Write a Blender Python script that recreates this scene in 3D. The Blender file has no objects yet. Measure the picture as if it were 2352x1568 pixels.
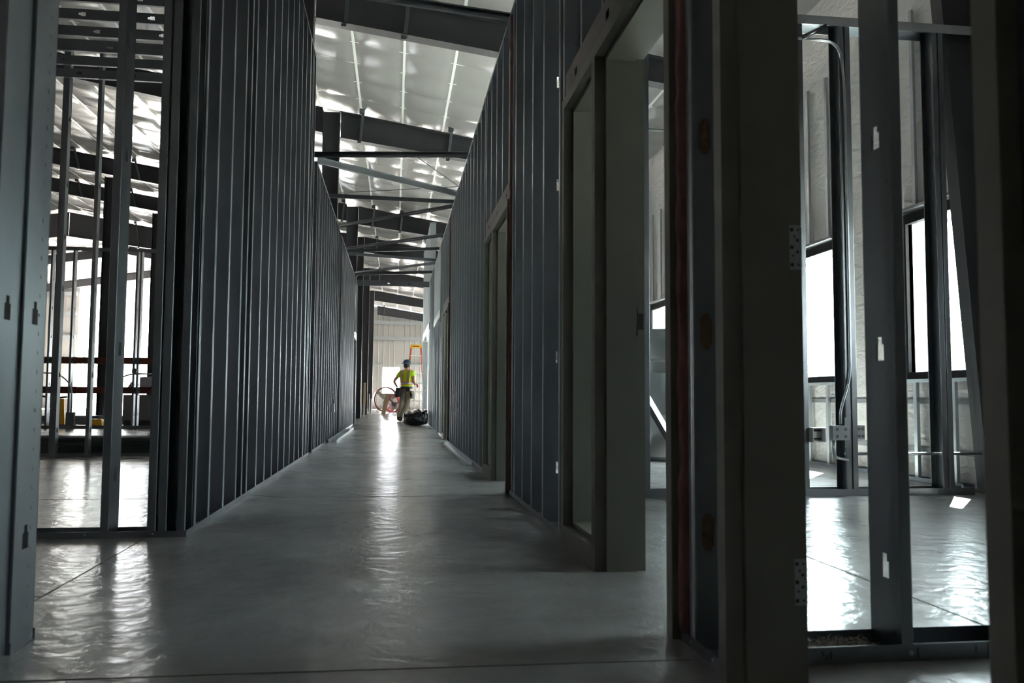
import bpy, bmesh, math, random
from math import sin, cos, pi, radians
from mathutils import Vector, Matrix

random.seed(7)
S = bpy.context.scene
COL = S.collection

# ------------------------------------------------------------------ camera
YAW, PITCH, ROLL, FPX = 0.1365, 0.0661, 0.0060, 1951.7
CAMZ = 0.70
cam_d = bpy.data.cameras.new('camera')
cam_d.sensor_width = 36.0
cam_d.lens = 36.0 * FPX / 2352.0
cam_d.clip_start = 0.05
cam_d.clip_end = 500
cam_d.dof.use_dof = True
cam_d.dof.focus_distance = 20.0
cam_d.dof.aperture_fstop = 5.6
cam = bpy.data.objects.new('camera', cam_d)
COL.objects.link(cam)
_r = Vector((cos(YAW), -sin(YAW), 0))
_f = Vector((sin(YAW) * cos(PITCH), cos(YAW) * cos(PITCH), sin(PITCH)))
_u = _r.cross(_f)
_r2 = _r * cos(ROLL) + _u * sin(ROLL)
_u2 = -_r * sin(ROLL) + _u * cos(ROLL)
cam.matrix_world = Matrix((( _r2.x, _u2.x, -_f.x, 0.0), (_r2.y, _u2.y, -_f.y, 0.0),
                           (_r2.z, _u2.z, -_f.z, CAMZ), (0, 0, 0, 1)))
S.camera = cam

# ------------------------------------------------------------------ world, sun, exposure
W = bpy.data.worlds.new('sky')
S.world = W
W.use_nodes = True
_bg = W.node_tree.nodes['Background']
_bg.inputs[0].default_value = (0.92, 0.96, 1.0, 1)
# hazy overcast glow: the sky is brighter on the sun's side
_wn, _wl = W.node_tree.nodes, W.node_tree.links
_tc = _wn.new('ShaderNodeTexCoord')
_dt = _wn.new('ShaderNodeVectorMath')
_dt.operation = 'DOT_PRODUCT'
_dt.inputs[1].default_value = Vector((0.55, 0.72, 1.0)).normalized()
_wl.new(_tc.outputs['Generated'], _dt.inputs[0])
_mx = _wn.new('ShaderNodeMath')
_mx.operation = 'MAXIMUM'
_mx.inputs[1].default_value = 0.0
_wl.new(_dt.outputs['Value'], _mx.inputs[0])
_pw = _wn.new('ShaderNodeMath')
_pw.operation = 'POWER'
_pw.inputs[1].default_value = 2.0
_wl.new(_mx.outputs[0], _pw.inputs[0])
_ma = _wn.new('ShaderNodeMath')
_ma.operation = 'MULTIPLY_ADD'
_ma.inputs[1].default_value = 5.0
_ma.inputs[2].default_value = 0.7
_wl.new(_pw.outputs[0], _ma.inputs[0])
_wl.new(_ma.outputs[0], _bg.inputs[1])
sun_d = bpy.data.lights.new('sun', 'SUN')
sun_d.energy = 20.0
sun_d.angle = radians(0.6)
sun_d.color = (1.0, 0.94, 0.86)
sun = bpy.data.objects.new('sun', sun_d)
COL.objects.link(sun)
sun.rotation_euler = Vector((-0.55, -0.72, -1.0)).to_track_quat('-Z', 'Y').to_euler()
sun.location = (12, 30, 25)
S.view_settings.view_transform = 'Standard'
S.view_settings.look = 'None'
S.view_settings.gamma = 1.0
S.view_settings.use_curve_mapping = False
S.view_settings.exposure = 3.55
S.cycles.max_bounces = 10
S.cycles.diffuse_bounces = 6
S.cycles.glossy_bounces = 5
S.cycles.transparent_max_bounces = 12
S.cycles.caustics_reflective = False
S.cycles.caustics_refractive = False
S.cycles.sample_clamp_indirect = 4.0
S.cycles.blur_glossy = 0.5

# ------------------------------------------------------------------ materials
def mat(name, col, rough=0.5, metal=0.0, var=0.0, vscale=6.0, bump=0.0, bscale=40.0, stretch=(1, 1, 1), rvar=0.0, spec=0.5):
    m = bpy.data.materials.new(name)
    m.use_nodes = True
    nt = m.node_tree
    b = nt.nodes['Principled BSDF']
    b.inputs['Base Color'].default_value = (*col, 1)
    b.inputs['Roughness'].default_value = rough
    b.inputs['Metallic'].default_value = metal
    b.inputs['Specular IOR Level'].default_value = spec
    if var or bump or rvar:
        tc = nt.nodes.new('ShaderNodeTexCoord')
        mp = nt.nodes.new('ShaderNodeMapping')
        mp.inputs['Scale'].default_value = stretch
        nt.links.new(tc.outputs['Object'], mp.inputs['Vector'])
        if var or rvar:
            n = nt.nodes.new('ShaderNodeTexNoise')
            n.inputs['Scale'].default_value = vscale
            n.inputs['Detail'].default_value = 6
            nt.links.new(mp.outputs[0], n.inputs['Vector'])
        if var:
            mx = nt.nodes.new('ShaderNodeMix')
            mx.data_type = 'RGBA'
            mx.inputs['A'].default_value = tuple(c * (1 - var) for c in col) + (1,)
            mx.inputs['B'].default_value = tuple(min(1, c * (1 + var)) for c in col) + (1,)
            nt.links.new(n.outputs['Fac'], mx.inputs['Factor'])
            nt.links.new(mx.outputs['Result'], b.inputs['Base Color'])
        if rvar:
            mr = nt.nodes.new('ShaderNodeMapRange')
            mr.inputs['From Min'].default_value = 0.3
            mr.inputs['From Max'].default_value = 0.7
            mr.inputs['To Min'].default_value = max(0.02, rough - rvar)
            mr.inputs['To Max'].default_value = min(1, rough + rvar)
            nt.links.new(n.outputs['Fac'], mr.inputs['Value'])
            nt.links.new(mr.outputs[0], b.inputs['Roughness'])
        if bump:
            n2 = nt.nodes.new('ShaderNodeTexNoise')
            n2.inputs['Scale'].default_value = bscale
            n2.inputs['Detail'].default_value = 5
            nt.links.new(mp.outputs[0], n2.inputs['Vector'])
            bp = nt.nodes.new('ShaderNodeBump')
            bp.inputs['Strength'].default_value = bump
            bp.inputs['Distance'].default_value = 0.02
            nt.links.new(n2.outputs['Fac'], bp.inputs['Height'])
            nt.links.new(bp.outputs[0], b.inputs['Normal'])
    return m

M = {}
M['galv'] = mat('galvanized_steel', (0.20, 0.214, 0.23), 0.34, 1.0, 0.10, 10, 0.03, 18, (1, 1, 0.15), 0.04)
M['girt'] = mat('dull_galvanized', (0.30, 0.32, 0.33), 0.5, 0.3, 0.08, 6)
M['galv_backlit'] = mat('shaded_stock_steel', (0.07, 0.075, 0.08), 0.4, 0.8, 0.2, 8)  # backlit darkness of the floor stack put into a darker steel colour
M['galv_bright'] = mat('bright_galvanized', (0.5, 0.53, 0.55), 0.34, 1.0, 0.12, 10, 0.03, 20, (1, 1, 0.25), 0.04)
M['primer'] = mat('frame_primer', (0.13, 0.13, 0.108), 0.5, 0.0, 0.10, 8, 0.03, 90)
M['black_steel'] = mat('dark_primer_steel', (0.038, 0.038, 0.043), 0.5, 0.0, 0.12, 4)
M['header'] = mat('dull_header_steel', (0.13, 0.112, 0.10), 0.5, 0.6, 0.3, 9, 0.05, 20)
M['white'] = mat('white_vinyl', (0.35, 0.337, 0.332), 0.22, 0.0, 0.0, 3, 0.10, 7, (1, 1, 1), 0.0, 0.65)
M['seam'] = mat('white_seam_tape', (0.82, 0.82, 0.82), 0.3)
M['beige'] = mat('beige_panel', (0.33, 0.325, 0.305), 0.5, 0.0, 0.05, 2)
M['pink'] = mat('pink_fiberglass', (0.20, 0.095, 0.09), 0.95, 0.0, 0.55, 14, 0.8, 18)
M['brown_ins'] = mat('tan_fiberglass', (0.17, 0.105, 0.06), 0.95, 0.0, 0.4, 20, 0.8, 30)
M['fluff'] = mat('white_fluff', (0.75, 0.73, 0.68), 0.95, 0.0, 0.3, 30, 0.9, 60)
M['red_wood'] = mat('treated_wood', (0.20, 0.055, 0.035), 0.7, 0.0, 0.25, 6)
M['wood'] = mat('raw_wood', (0.36, 0.25, 0.15), 0.65, 0.0, 0.3, 5, 0.1, 12, (3, 3, 0.4))
M['black_frame'] = mat('black_window_frame', (0.008, 0.008, 0.009), 0.7, spec=0.15)
M['anodized'] = mat('pale_anodized', (0.55, 0.55, 0.60), 0.4, 0.2, 0.08, 5)
M['bag'] = mat('black_plastic_bag', (0.010, 0.010, 0.012), 0.22, 0.0, 0.0, 5, 0.5, 14)
M['red'] = mat('red_paint', (0.55, 0.03, 0.02), 0.35)
M['red_dull'] = mat('dull_red_paint', (0.20, 0.045, 0.035), 0.45, 0.0, 0.2, 5)
M['orange_rail'] = mat('orange_red_fiberglass', (0.72, 0.10, 0.05), 0.4)
M['yellow'] = mat('yellow_plastic', (0.85, 0.45, 0.02), 0.4)
M['alu'] = mat('aluminium', (0.72, 0.72, 0.72), 0.35, 0.7)
M['lime'] = mat('hi_vis_lime', (0.55, 0.85, 0.02), 0.75)
M['orange'] = mat('hi_vis_orange', (0.90, 0.20, 0.03), 0.7)
M['silver'] = mat('reflective_silver', (0.45, 0.43, 0.42), 0.4, 0.3)
M['skin'] = mat('skin', (0.45, 0.22, 0.15), 0.55)
M['hair'] = mat('dark_hair', (0.03, 0.02, 0.015), 0.6)
M['khaki'] = mat('khaki_trousers', (0.33, 0.265, 0.20), 0.85, 0.0, 0.25, 12, 0.3, 20)
M['boot'] = mat('brown_boot', (0.14, 0.08, 0.05), 0.7)
M['helmet'] = mat('navy_helmet', (0.03, 0.06, 0.15), 0.28)
M['leather'] = mat('black_leather', (0.012, 0.012, 0.013), 0.5)
M['white_plastic'] = mat('white_plastic', (0.8, 0.8, 0.8), 0.4)
M['glove'] = mat('red_glove', (0.5, 0.05, 0.04), 0.7)
M['green_leaf'] = mat('foliage', (0.16, 0.26, 0.10), 0.8, 0.0, 0.5, 3)
M['bark'] = mat('bark', (0.14, 0.10, 0.07), 0.9)
M['ground'] = mat('outside_ground', (0.55, 0.53, 0.49), 0.9, 0.0, 0.12, 0.6)
M['ink'] = mat('marker_ink', (0.01, 0.01, 0.012), 0.6)
M['blue'] = mat('blue_plastic', (0.02, 0.03, 0.35), 0.4)
M['dark'] = mat('dark_cavity', (0.012, 0.012, 0.012), 0.7)
M['grey_paint'] = mat('grey_paint', (0.12, 0.12, 0.13), 0.5)
M['grey_board'] = mat('grey_sheathing', (0.34, 0.33, 0.36), 0.7, 0.0, 0.08, 4)

def glass_mat():
    m = bpy.data.materials.new('window_glass')
    m.use_nodes = True
    nt = m.node_tree
    nt.nodes.remove(nt.nodes['Principled BSDF'])
    out = nt.nodes['Material Output']
    tr = nt.nodes.new('ShaderNodeBsdfTransparent')
    tr.inputs[0].default_value = (0.86, 0.93, 0.92, 1)
    gl = nt.nodes.new('ShaderNodeBsdfGlossy')
    gl.inputs['Roughness'].default_value = 0.03
    lw = nt.nodes.new('ShaderNodeLayerWeight')
    lw.inputs[0].default_value = 0.5
    fr = nt.nodes.new('ShaderNodeMath')
    fr.operation = 'POWER'
    fr.inputs[1].default_value = 5.0
    nt.links.new(lw.outputs['Facing'], fr.inputs[0])
    mx = nt.nodes.new('ShaderNodeMixShader')
    nt.links.new(fr.outputs[0], mx.inputs[0])
    nt.links.new(tr.outputs[0], mx.inputs[1])
    nt.links.new(gl.outputs[0], mx.inputs[2])
    nt.links.new(mx.outputs[0], out.inputs[0])
    return m
M['glass'] = glass_mat()

def concrete():
    m = bpy.data.materials.new('polished_concrete')
    m.use_nodes = True
    nt = m.node_tree
    b = nt.nodes['Principled BSDF']
    L = nt.links.new
    tc = nt.nodes.new('ShaderNodeTexCoord')
    def noise(scale, detail, dist=0.0, rough=0.55):
        n = nt.nodes.new('ShaderNodeTexNoise')
        n.inputs['Scale'].default_value = scale
        n.inputs['Detail'].default_value = detail
        n.inputs['Distortion'].default_value = dist
        n.inputs['Roughness'].default_value = rough
        L(tc.outputs['Object'], n.inputs['Vector'])
        return n
    a = noise(0.9, 6, 0.3)
    r = nt.nodes.new('ShaderNodeValToRGB')
    r.color_ramp.elements[0].position = 0.30
    r.color_ramp.elements[0].color = (0.21, 0.208, 0.204, 1)
    r.color_ramp.elements[1].position = 0.72
    r.color_ramp.elements[1].color = (0.35, 0.348, 0.342, 1)
    L(a.outputs['Fac'], r.inputs[0])
    c = noise(5.0, 5, 0.2)
    mx = nt.nodes.new('ShaderNodeMix')
    mx.data_type = 'RGBA'
    mx.blend_type = 'MULTIPLY'
    mx.inputs['Factor'].default_value = 0.55
    r2 = nt.nodes.new('ShaderNodeValToRGB')
    r2.color_ramp.elements[0].position = 0.25
    r2.color_ramp.elements[0].color = (0.70, 0.70, 0.70, 1)
    r2.color_ramp.elements[1].position = 0.65
    r2.color_ramp.elements[1].color = (1, 1, 1, 1)
    L(c.outputs['Fac'], r2.inputs[0])
    L(r.outputs[0], mx.inputs['A'])
    L(r2.outputs[0], mx.inputs['B'])
    L(mx.outputs['Result'], b.inputs['Base Color'])
    d = noise(2.2, 4, 0.2)
    mr = nt.nodes.new('ShaderNodeMapRange')
    mr.inputs['From Min'].default_value = 0.3
    mr.inputs['From Max'].default_value = 0.7
    mr.inputs['To Min'].default_value = 0.21
    mr.inputs['To Max'].default_value = 0.268
    L(d.outputs['Fac'], mr.inputs['Value'])
    L(mr.outputs[0], b.inputs['Roughness'])
    e = noise(10.0, 3, 0.3)
    bp = nt.nodes.new('ShaderNodeBump')
    bp.inputs['Strength'].default_value = 0.30
    bp.inputs['Distance'].default_value = 0.02
    L(e.outputs['Fac'], bp.inputs['Height'])
    L(bp.outputs[0], b.inputs['Normal'])
    b.inputs['Specular IOR Level'].default_value = 0.28
    return m
M['concrete'] = concrete()

def vinyl_wall():
    """white vinyl facing of the wall insulation: vertical pillows and crumpled wrinkles"""
    m = bpy.data.materials.new('crumpled_white_vinyl')
    m.use_nodes = True
    nt = m.node_tree
    L = nt.links.new
    b = nt.nodes['Principled BSDF']
    b.inputs['Base Color'].default_value = (0.80, 0.79, 0.79, 1)
    b.inputs['Roughness'].default_value = 0.30
    tc = nt.nodes.new('ShaderNodeTexCoord')
    mp = nt.nodes.new('ShaderNodeMapping')
    mp.inputs['Scale'].default_value = (1, 1, 2.2)
    L(tc.outputs['Object'], mp.inputs['Vector'])
    n = nt.nodes.new('ShaderNodeTexNoise')
    n.inputs['Scale'].default_value = 4.0
    n.inputs['Detail'].default_value = 5
    n.inputs['Distortion'].default_value = 1.5
    L(mp.outputs[0], n.inputs['Vector'])
    v = nt.nodes.new('ShaderNodeTexVoronoi')
    v.feature = 'DISTANCE_TO_EDGE'
    v.inputs['Scale'].default_value = 5.0
    mp2 = nt.nodes.new('ShaderNodeMapping')
    mp2.inputs['Scale'].default_value = (1, 1.0, 1.6)
    mp2.inputs['Rotation'].default_value = (0.5, 0, 0)
    L(tc.outputs['Object'], mp2.inputs['Vector'])
    L(mp2.outputs[0], v.inputs['Vector'])
    ad = nt.nodes.new('ShaderNodeMath')
    ad.operation = 'MULTIPLY_ADD'
    ad.inputs[1].default_value = 0.35
    L(v.outputs['Distance'], ad.inputs[0])
    L(n.outputs['Fac'], ad.inputs[2])
    bp = nt.nodes.new('ShaderNodeBump')
    bp.inputs['Strength'].default_value = 0.55
    bp.inputs['Distance'].default_value = 0.05
    L(ad.outputs[0], bp.inputs['Height'])
    L(bp.outputs[0], b.inputs['Normal'])
    return m
M['vinyl_wall'] = vinyl_wall()

# ------------------------------------------------------------------ helpers
class MB:
    """collects shapes into ONE mesh"""
    def __init__(s):
        s.v, s.f, s.mi = [], [], []
        s.cur = 0
    def face(s, pts):
        n = len(s.v)
        s.v += [tuple(p) for p in pts]
        s.f.append(tuple(range(n, n + len(pts))))
        s.mi.append(s.cur)
    def box(s, a, b):
        x0, y0, z0 = a
        x1, y1, z1 = b
        n = len(s.v)
        s.v += [(x0, y0, z0), (x1, y0, z0), (x1, y1, z0), (x0, y1, z0), (x0, y0, z1), (x1, y0, z1), (x1, y1, z1), (x0, y1, z1)]
        for q in ((0, 3, 2, 1), (4, 5, 6, 7), (0, 1, 5, 4), (1, 2, 6, 5), (2, 3, 7, 6), (3, 0, 4, 7)):
            s.f.append(tuple(n + i for i in q))
            s.mi.append(s.cur)
        return s
    def prism(s, poly, axis, t0, t1):
        """closed polygon of 2-D points extruded along an axis; the plane's coordinates keep x,y,z order"""
        def P(p, t):
            return {'x': (t, p[0], p[1]), 'y': (p[0], t, p[1]), 'z': (p[0], p[1], t)}[axis]
        n = len(s.v)
        k = len(poly)
        s.v += [P(p, t0) for p in poly] + [P(p, t1) for p in poly]
        s.f.append(tuple(n + i for i in range(k))); s.mi.append(s.cur)
        s.f.append(tuple(n + k + i for i in reversed(range(k)))); s.mi.append(s.cur)
        for i in range(k):
            j = (i + 1) % k
            s.f.append((n + i, n + k + i, n + k + j, n + j)); s.mi.append(s.cur)
        return s
    def bar(s, p0, p1, w, h, up=(0, 0, 1)):
        p0, p1 = Vector(p0), Vector(p1)
        d = (p1 - p0).normalized()
        a = d.cross(Vector(up))
        if a.length < 1e-4:
            a = d.cross(Vector((1, 0, 0)))
        a.normalize()
        b = a.cross(d)
        n = len(s.v)
        for p in (p0, p1):
            for sx, sy in ((-1, -1), (1, -1), (1, 1), (-1, 1)):
                s.v.append(tuple(p + a * (sx * w / 2) + b * (sy * h / 2)))
        for q in ((0, 1, 2, 3), (7, 6, 5, 4), (0, 4, 5, 1), (1, 5, 6, 2), (2, 6, 7, 3), (3, 7, 4, 0)):
            s.f.append(tuple(n + i for i in q)); s.mi.append(s.cur)
        return s
    def tube(s, pts, r, k=8, closed=False):
        pts = [Vector(p) for p in pts]
        rad = r if isinstance(r, (list, tuple)) else [r] * len(pts)
        n = len(s.v)
        up = None
        m = len(pts)
        for i, p in enumerate(pts):
            if closed:
                d = pts[(i + 1) % m] - pts[i - 1]
            else:
                d = pts[min(i + 1, m - 1)] - pts[max(i - 1, 0)]
            d.normalize()
            if up is None:
                up = Vector((0, 0, 1)) if abs(d.z) < 0.9 else Vector((1, 0, 0))
            a = d.cross(up).normalized()
            b = a.cross(d).normalized()
            up = b
            for j in range(k):
                t = 2 * pi * j / k
                s.v.append(tuple(p + (a * cos(t) + b * sin(t)) * rad[i]))
        for i in range(m if closed else m - 1):
            for j in range(k):
                i2, j2 = (i + 1) % m, (j + 1) % k
                s.f.append((n + i * k + j, n + i * k + j2, n + i2 * k + j2, n + i2 * k + j)); s.mi.append(s.cur)
        if not closed:
            s.f.append(tuple(n + j for j in reversed(range(k)))); s.mi.append(s.cur)
            s.f.append(tuple(n + (m - 1) * k + j for j in range(k))); s.mi.append(s.cur)
        return s
    def lathe(s, prof, k=24, c=(0, 0, 0), axis='z'):
        n = len(s.v)
        for (r, h) in prof:
            for j in range(k):
                t = 2 * pi * j / k
                p = (r * cos(t), r * sin(t), h)
                if axis == 'y':
                    p = (p[0], p[2], p[1])
                s.v.append((c[0] + p[0], c[1] + p[1], c[2] + p[2]))
        for i in range(len(prof) - 1):
            for j in range(k):
                j2 = (j + 1) % k
                s.f.append((n + i * k + j, n + i * k + j2, n + (i + 1) * k + j2, n + (i + 1) * k + j)); s.mi.append(s.cur)
        return s
    def mesh(s, name, m, smooth=False, solid=0.0):
        me = bpy.data.meshes.new(name)
        me.from_pydata(s.v, [], s.f)
        bm = bmesh.new()
        bm.from_mesh(me)
        bmesh.ops.remove_doubles(bm, verts=bm.verts, dist=1e-5)
        if solid:
            bmesh.ops.recalc_face_normals(bm, faces=bm.faces)
            bmesh.ops.solidify(bm, geom=list(bm.faces), thickness=solid)
        bmesh.ops.recalc_face_normals(bm, faces=bm.faces)
        bm.to_mesh(me)
        bm.free()
        ms = m if isinstance(m, (list, tuple)) else [m]
        for x in ms:
            me.materials.append(x)
        if len(ms) > 1 and len(me.polygons) == len(s.mi):
            me.polygons.foreach_set('material_index', s.mi)
        if smooth:
            me.polygons.foreach_set('use_smooth', [True] * len(me.polygons))
        return me
    def obj(s, name, m, parent=None, smooth=False, solid=0.0, loc=(0, 0, 0), rz=0.0):
        return link(name, s.mesh(name, m, smooth, solid), parent, loc, rz)

def link(name, data, parent=None, loc=(0, 0, 0), rz=0.0):
    o = bpy.data.objects.new(name, data)
    COL.objects.link(o)
    o.location = loc
    o.rotation_euler = (0, 0, rz)
    if parent:
        o.parent = parent
    return o

def tag(o, label, cat, group=None, kind='thing'):
    o['label'] = label
    o['category'] = cat
    if group:
        o['group'] = group
    o['kind'] = kind
    return o

def struct(o, label=None, cat=None):
    o['kind'] = 'structure'
    if label:
        o['label'] = label
        o['category'] = cat
    return o

def empty(name, label, cat, loc=(0, 0, 0), rz=0.0, group=None):
    o = link(name, None, None, loc, rz)
    o.empty_display_size = 0.1
    return tag(o, label, cat, group)

WORDS = ['', 'first', 'second', 'third', 'fourth', 'fifth', 'sixth', 'seventh', 'eighth', 'ninth', 'tenth', 'eleventh', 'twelfth',
         'thirteenth', 'fourteenth', 'fifteenth', 'sixteenth', 'seventeenth', 'eighteenth', 'nineteenth', 'twentieth']
def nth(n):
    if n <= 20:
        return WORDS[n]
    return ('twenty-' if n < 30 else 'thirty-') + WORDS[n % 10] if n % 10 else 'thirtieth'

# --- cold-formed steel shapes (cached meshes) ---
_cache = {}
def stud_mesh(h, w=0.152, fl=0.041, lip=0.012, holes=(0.27, 0.90, 1.90, 2.51, 3.12, 3.9), m='galv', big=False):
    key = ('s', round(h, 3), w, fl, holes, m, big)
    if key in _cache:
        return _cache[key]
    b = MB()
    hb, hn = (0.019, 0.010) if not big else (0.018, 0.018)
    hh = [z for z in holes if z + 0.12 < h]
    rows = [0.0]
    for z in hh:
        rows += [z, z + 0.045, z + 0.066] if not big else [z, z + 0.012, z + 0.092, z + 0.104]
    rows.append(h)
    rb0 = 0.010 if big else 0.0035
    so = -0.032
    xs = [-w / 2 + rb0, -hb, -hn, hn, hb, w / 2 - rb0] if not big else [-w / 2 + rb0, so - hb, so - hb * .6, so + hb * .6, so + hb, w / 2 - rb0]
    for i in range(len(rows) - 1):
        z0, z1 = rows[i], rows[i + 1]
        k = i % (3 if not big else 4)
        for j in range(5):
            if not big:
                if i > 0 and i < len(rows) - 1:
                    if k == 1 and 1 <= j <= 3:
                        continue
                    if k == 2 and j == 2:
                        continue
            else:
                if k == 2 and 1 <= j <= 3:
                    continue
                if k in (1, 3) and j == 2:
                    continue
            b.face([(xs[j], 0, z0), (xs[j + 1], 0, z0), (xs[j + 1], 0, z1), (xs[j], 0, z1)])
    rb = 0.010 if big else 0.0035                       # rounded bends catch the light as thin lines
    for sx in (-1, 1):
        x = sx * w / 2
        P = [(x - sx * rb + sx * rb * sin(a), rb - rb * cos(a)) for a in (0, pi / 6, pi / 3, pi / 2)]
        P += [(x - sx * rb + sx * rb * cos(a), fl - rb + rb * sin(a)) for a in (0, pi / 6, pi / 3, pi / 2)]
        P += [(x - sx * max(lip, rb + .002), fl)]
        for j in range(len(P) - 1):
            p, q = P[j], P[j + 1]
            for i in range(len(rows) - 1) if j == 0 else (None,):
                z0, z1 = (rows[i], rows[i + 1]) if j == 0 else (0.0, h)
                b.face([(p[0], p[1], z0), (q[0], q[1], z0), (q[0], q[1], z1), (p[0], p[1], z1)])
    me = b.mesh('steel_stud', M[m], solid=0.0014)
    _cache[key] = me
    return me

def stud(x, y, z, h, rz, label, group, w=0.152, m='galv', name='steel_stud', **k):
    o = link(name, stud_mesh(h, w=w, m=m, **k), None, (x, y, z), rz)
    return tag(o, label, 'stud', group)

def track(p0, p1, w, label, down=False, lip=0.032, m='galv', group=None, screws=0):
    """U channel lying from p0 to p1 (centre line of its web), lips up, or down for a top track"""
    p0, p1 = Vector(p0), Vector(p1)
    L = (p1 - p0).length
    b = MB()
    s = -1 if down else 1
    b.face([(0, -w / 2, 0), (L, -w / 2, 0), (L, w / 2, 0), (0, w / 2, 0)])
    b.face([(0, -w / 2, 0), (L, -w / 2, 0), (L, -w / 2, s * lip), (0, -w / 2, s * lip)])
    b.face([(0, w / 2, 0), (L, w / 2, 0), (L, w / 2, s * lip), (0, w / 2, s * lip)])
    o = b.obj('steel_track', M[m], solid=0.0014)
    o.location = p0
    d = p1 - p0
    o.rotation_euler = (0, -math.atan2(d.z, math.hypot(d.x, d.y)), math.atan2(d.y, d.x))
    tag(o, label, 'track', group)
    if screws:
        sc = MB()
        n = max(2, int(L / screws))
        for i in range(n):
            for sy in (-1, 1):
                sc.lathe([(0.0, -0.001), (0.005, 0.0), (0.003, 0.0035), (0, 0.004)], 8, ((i + .5) * L / n, sy * (w / 2 + 0.0), s * lip * .55), 'y')
        h = sc.obj('screw_heads', M['galv_bright'], o)
        h['kind'] = 'stuff'
    return o

def header(p0, p1, depth, height, label, m='header'):
    """built-up header over an opening: web plates facing both ways, with keyhole punch-outs"""
    (x, y0, z0), (_, y1, _) = p0, p1
    b = MB()
    for xx in (x, x + depth):
        ys = [y0]
        yc = y0 + 0.22
        while yc + 0.1 < y1:
            ys += [yc, yc + 0.05]
            yc += 0.61
        ys.append(y1)
        zs = [z0, z0 + height * .38, z0 + height * .62, z0 + height]
        for i in range(len(ys) - 1):
            for j in range(3):
                if i % 2 == 1 and j == 1 and xx == x:
                    continue
                b.face([(xx, ys[i], zs[j]), (xx, ys[i + 1], zs[j]), (xx, ys[i + 1], zs[j + 1]), (xx, ys[i], zs[j + 1])])
    b.face([(x, y0, z0), (x, y1, z0), (x + depth, y1, z0), (x + depth, y0, z0)])
    b.face([(x, y0, z0 + height), (x, y1, z0 + height), (x + depth, y1, z0 + height), (x + depth, y0, z0 + height)])
    o = b.obj('steel_header', M[m], solid=0.0015)
    return tag(o, label, 'header')

XL, XR, XE = -1.02, 0.84, 4.61
WD = 0.152                                  # wall framing depth
ZL, ZR, ZTALL = 3.69, 3.64, 4.877
RIDGE_X, WEST = -12.7, -30.0
def roof(x):
    return 5.77 - 0.162 * x if x > RIDGE_X else 5.77 - 0.162 * RIDGE_X - 0.162 * (RIDGE_X - x)

# ------------------------------------------------------------------ setting: floor, roof, outer walls
b = MB()
b.box((WEST, -4.0, -0.15), (XE + 0.3, 49.95, 0.0))
struct(b.obj('floor', M['concrete']), 'polished grey concrete slab with saw-cut joints', 'floor')
# saw cuts and cracks in the slab
def joint(pts, w, name='floor_joint'):
    bb = MB()
    for i in range(len(pts) - 1):
        p, q = pts[i], pts[i + 1]
        bb.bar((p[0], p[1], 0.0004), (q[0], q[1], 0.0004), w, 0.0012)
    return struct(bb.obj('trim_1', M['dark']), None)
joint([(-1.8, 3.2), (-1.205, 3.2)], 0.003)
joint([(-1.205, 2.0), (-1.205, 4.44)], 0.005)
joint([(-3.0, 2.30), (-0.37, 2.27), (0.8, 2.25)], 0.005)
joint([(-1.0, 6.30), (-0.75, 6.12), (0.78, 6.12)], 0.006)
joint([(-1.02, 6.31), (-0.76, 6.125)], 0.02)
joint([(-9.0, 6.12), (-1.2, 6.12)], 0.008)
joint([(1.835, 2.4), (1.835, 12.0)], 0.006)
joint([(-0.99, 10.4), (-0.62, 10.05), (0.8, 10.05)], 0.008)
joint([(1.1, 6.6), (4.5, 6.6)], 0.004)

# roof liner: white faced insulation pillowed between purlins (along Y) and straps (along X)
def build_roof():
    x0, x1, y0, y1 = WEST, XE + 0.15, -4.0, 49.7
    nx, ny = 365, 524
    x0 = 0.07 - 0.76 * 40 + 0.38
    dx, dy = 0.095, 0.1025
    y0 = 0.28 - 0.82 * 5.25
    vs, fs = [], []
    for j in range(ny + 1):
        y = y0 + dy * j
        for i in range(nx + 1):
            x = x0 + dx * i
            px = (x - 0.07) / 0.76
            py = (y - 0.28) / 0.82
            cx = abs(sin(pi * px)) ** 0.55
            cy = abs(sin(pi * py)) ** 0.7
            big = abs(sin(pi * px / 2)) ** 0.6
            h = sin(12.9898 * math.floor(px) + 78.233 * math.floor(py)) * 43758.5453
            rnd = h - math.floor(h)
            sag = 0.045 * cx * (0.35 + 0.65 * cy) * (0.5 + rnd)
            vs.append((x, y, roof(x) + 0.11 - sag))
    for j in range(ny):
        for i in range(nx):
            a = j * (nx + 1) + i
            fs.append((a, a + nx + 1, a + nx + 2, a + 1))
    me = bpy.data.meshes.new('ceiling')
    me.from_pydata(vs, [], fs)
    me.materials.append(M['white'])
    me.polygons.foreach_set('use_smooth', [True] * len(me.polygons))
    struct(link('ceiling', me), 'white vinyl faced roof insulation sagging between the purlins', 'ceiling')
build_roof()
def roof_seams():
    b = MB()
    n = int((XE - WEST) / 0.76)
    for i in range(n + 1):
        x = 0.07 + 0.76 * (i - int((0.07 - WEST) / 0.76))
        if not WEST + .1 < x < XE:
            continue
        z = roof(x) + 0.108
        b.box((x - 0.022, -3.9, z - 0.006), (x + 0.022, 49.7, z))
    for (xa, xc) in ((RIDGE_X, XE + .05), (WEST, RIDGE_X)):
        for j in range(65):
            y = 0.28 + 0.82 * (j - 5)
            if y > 49.6:
                break
            z0, z1 = roof(xa) + .107, roof(xc) + .107
            b.prism([(xa, z0 - .004), (xc, z1 - .004), (xc, z1), (xa, z0)], 'y', y - .012, y + .012)
    struct(b.obj('trim_2', M['seam']))
roof_seams()

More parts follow.
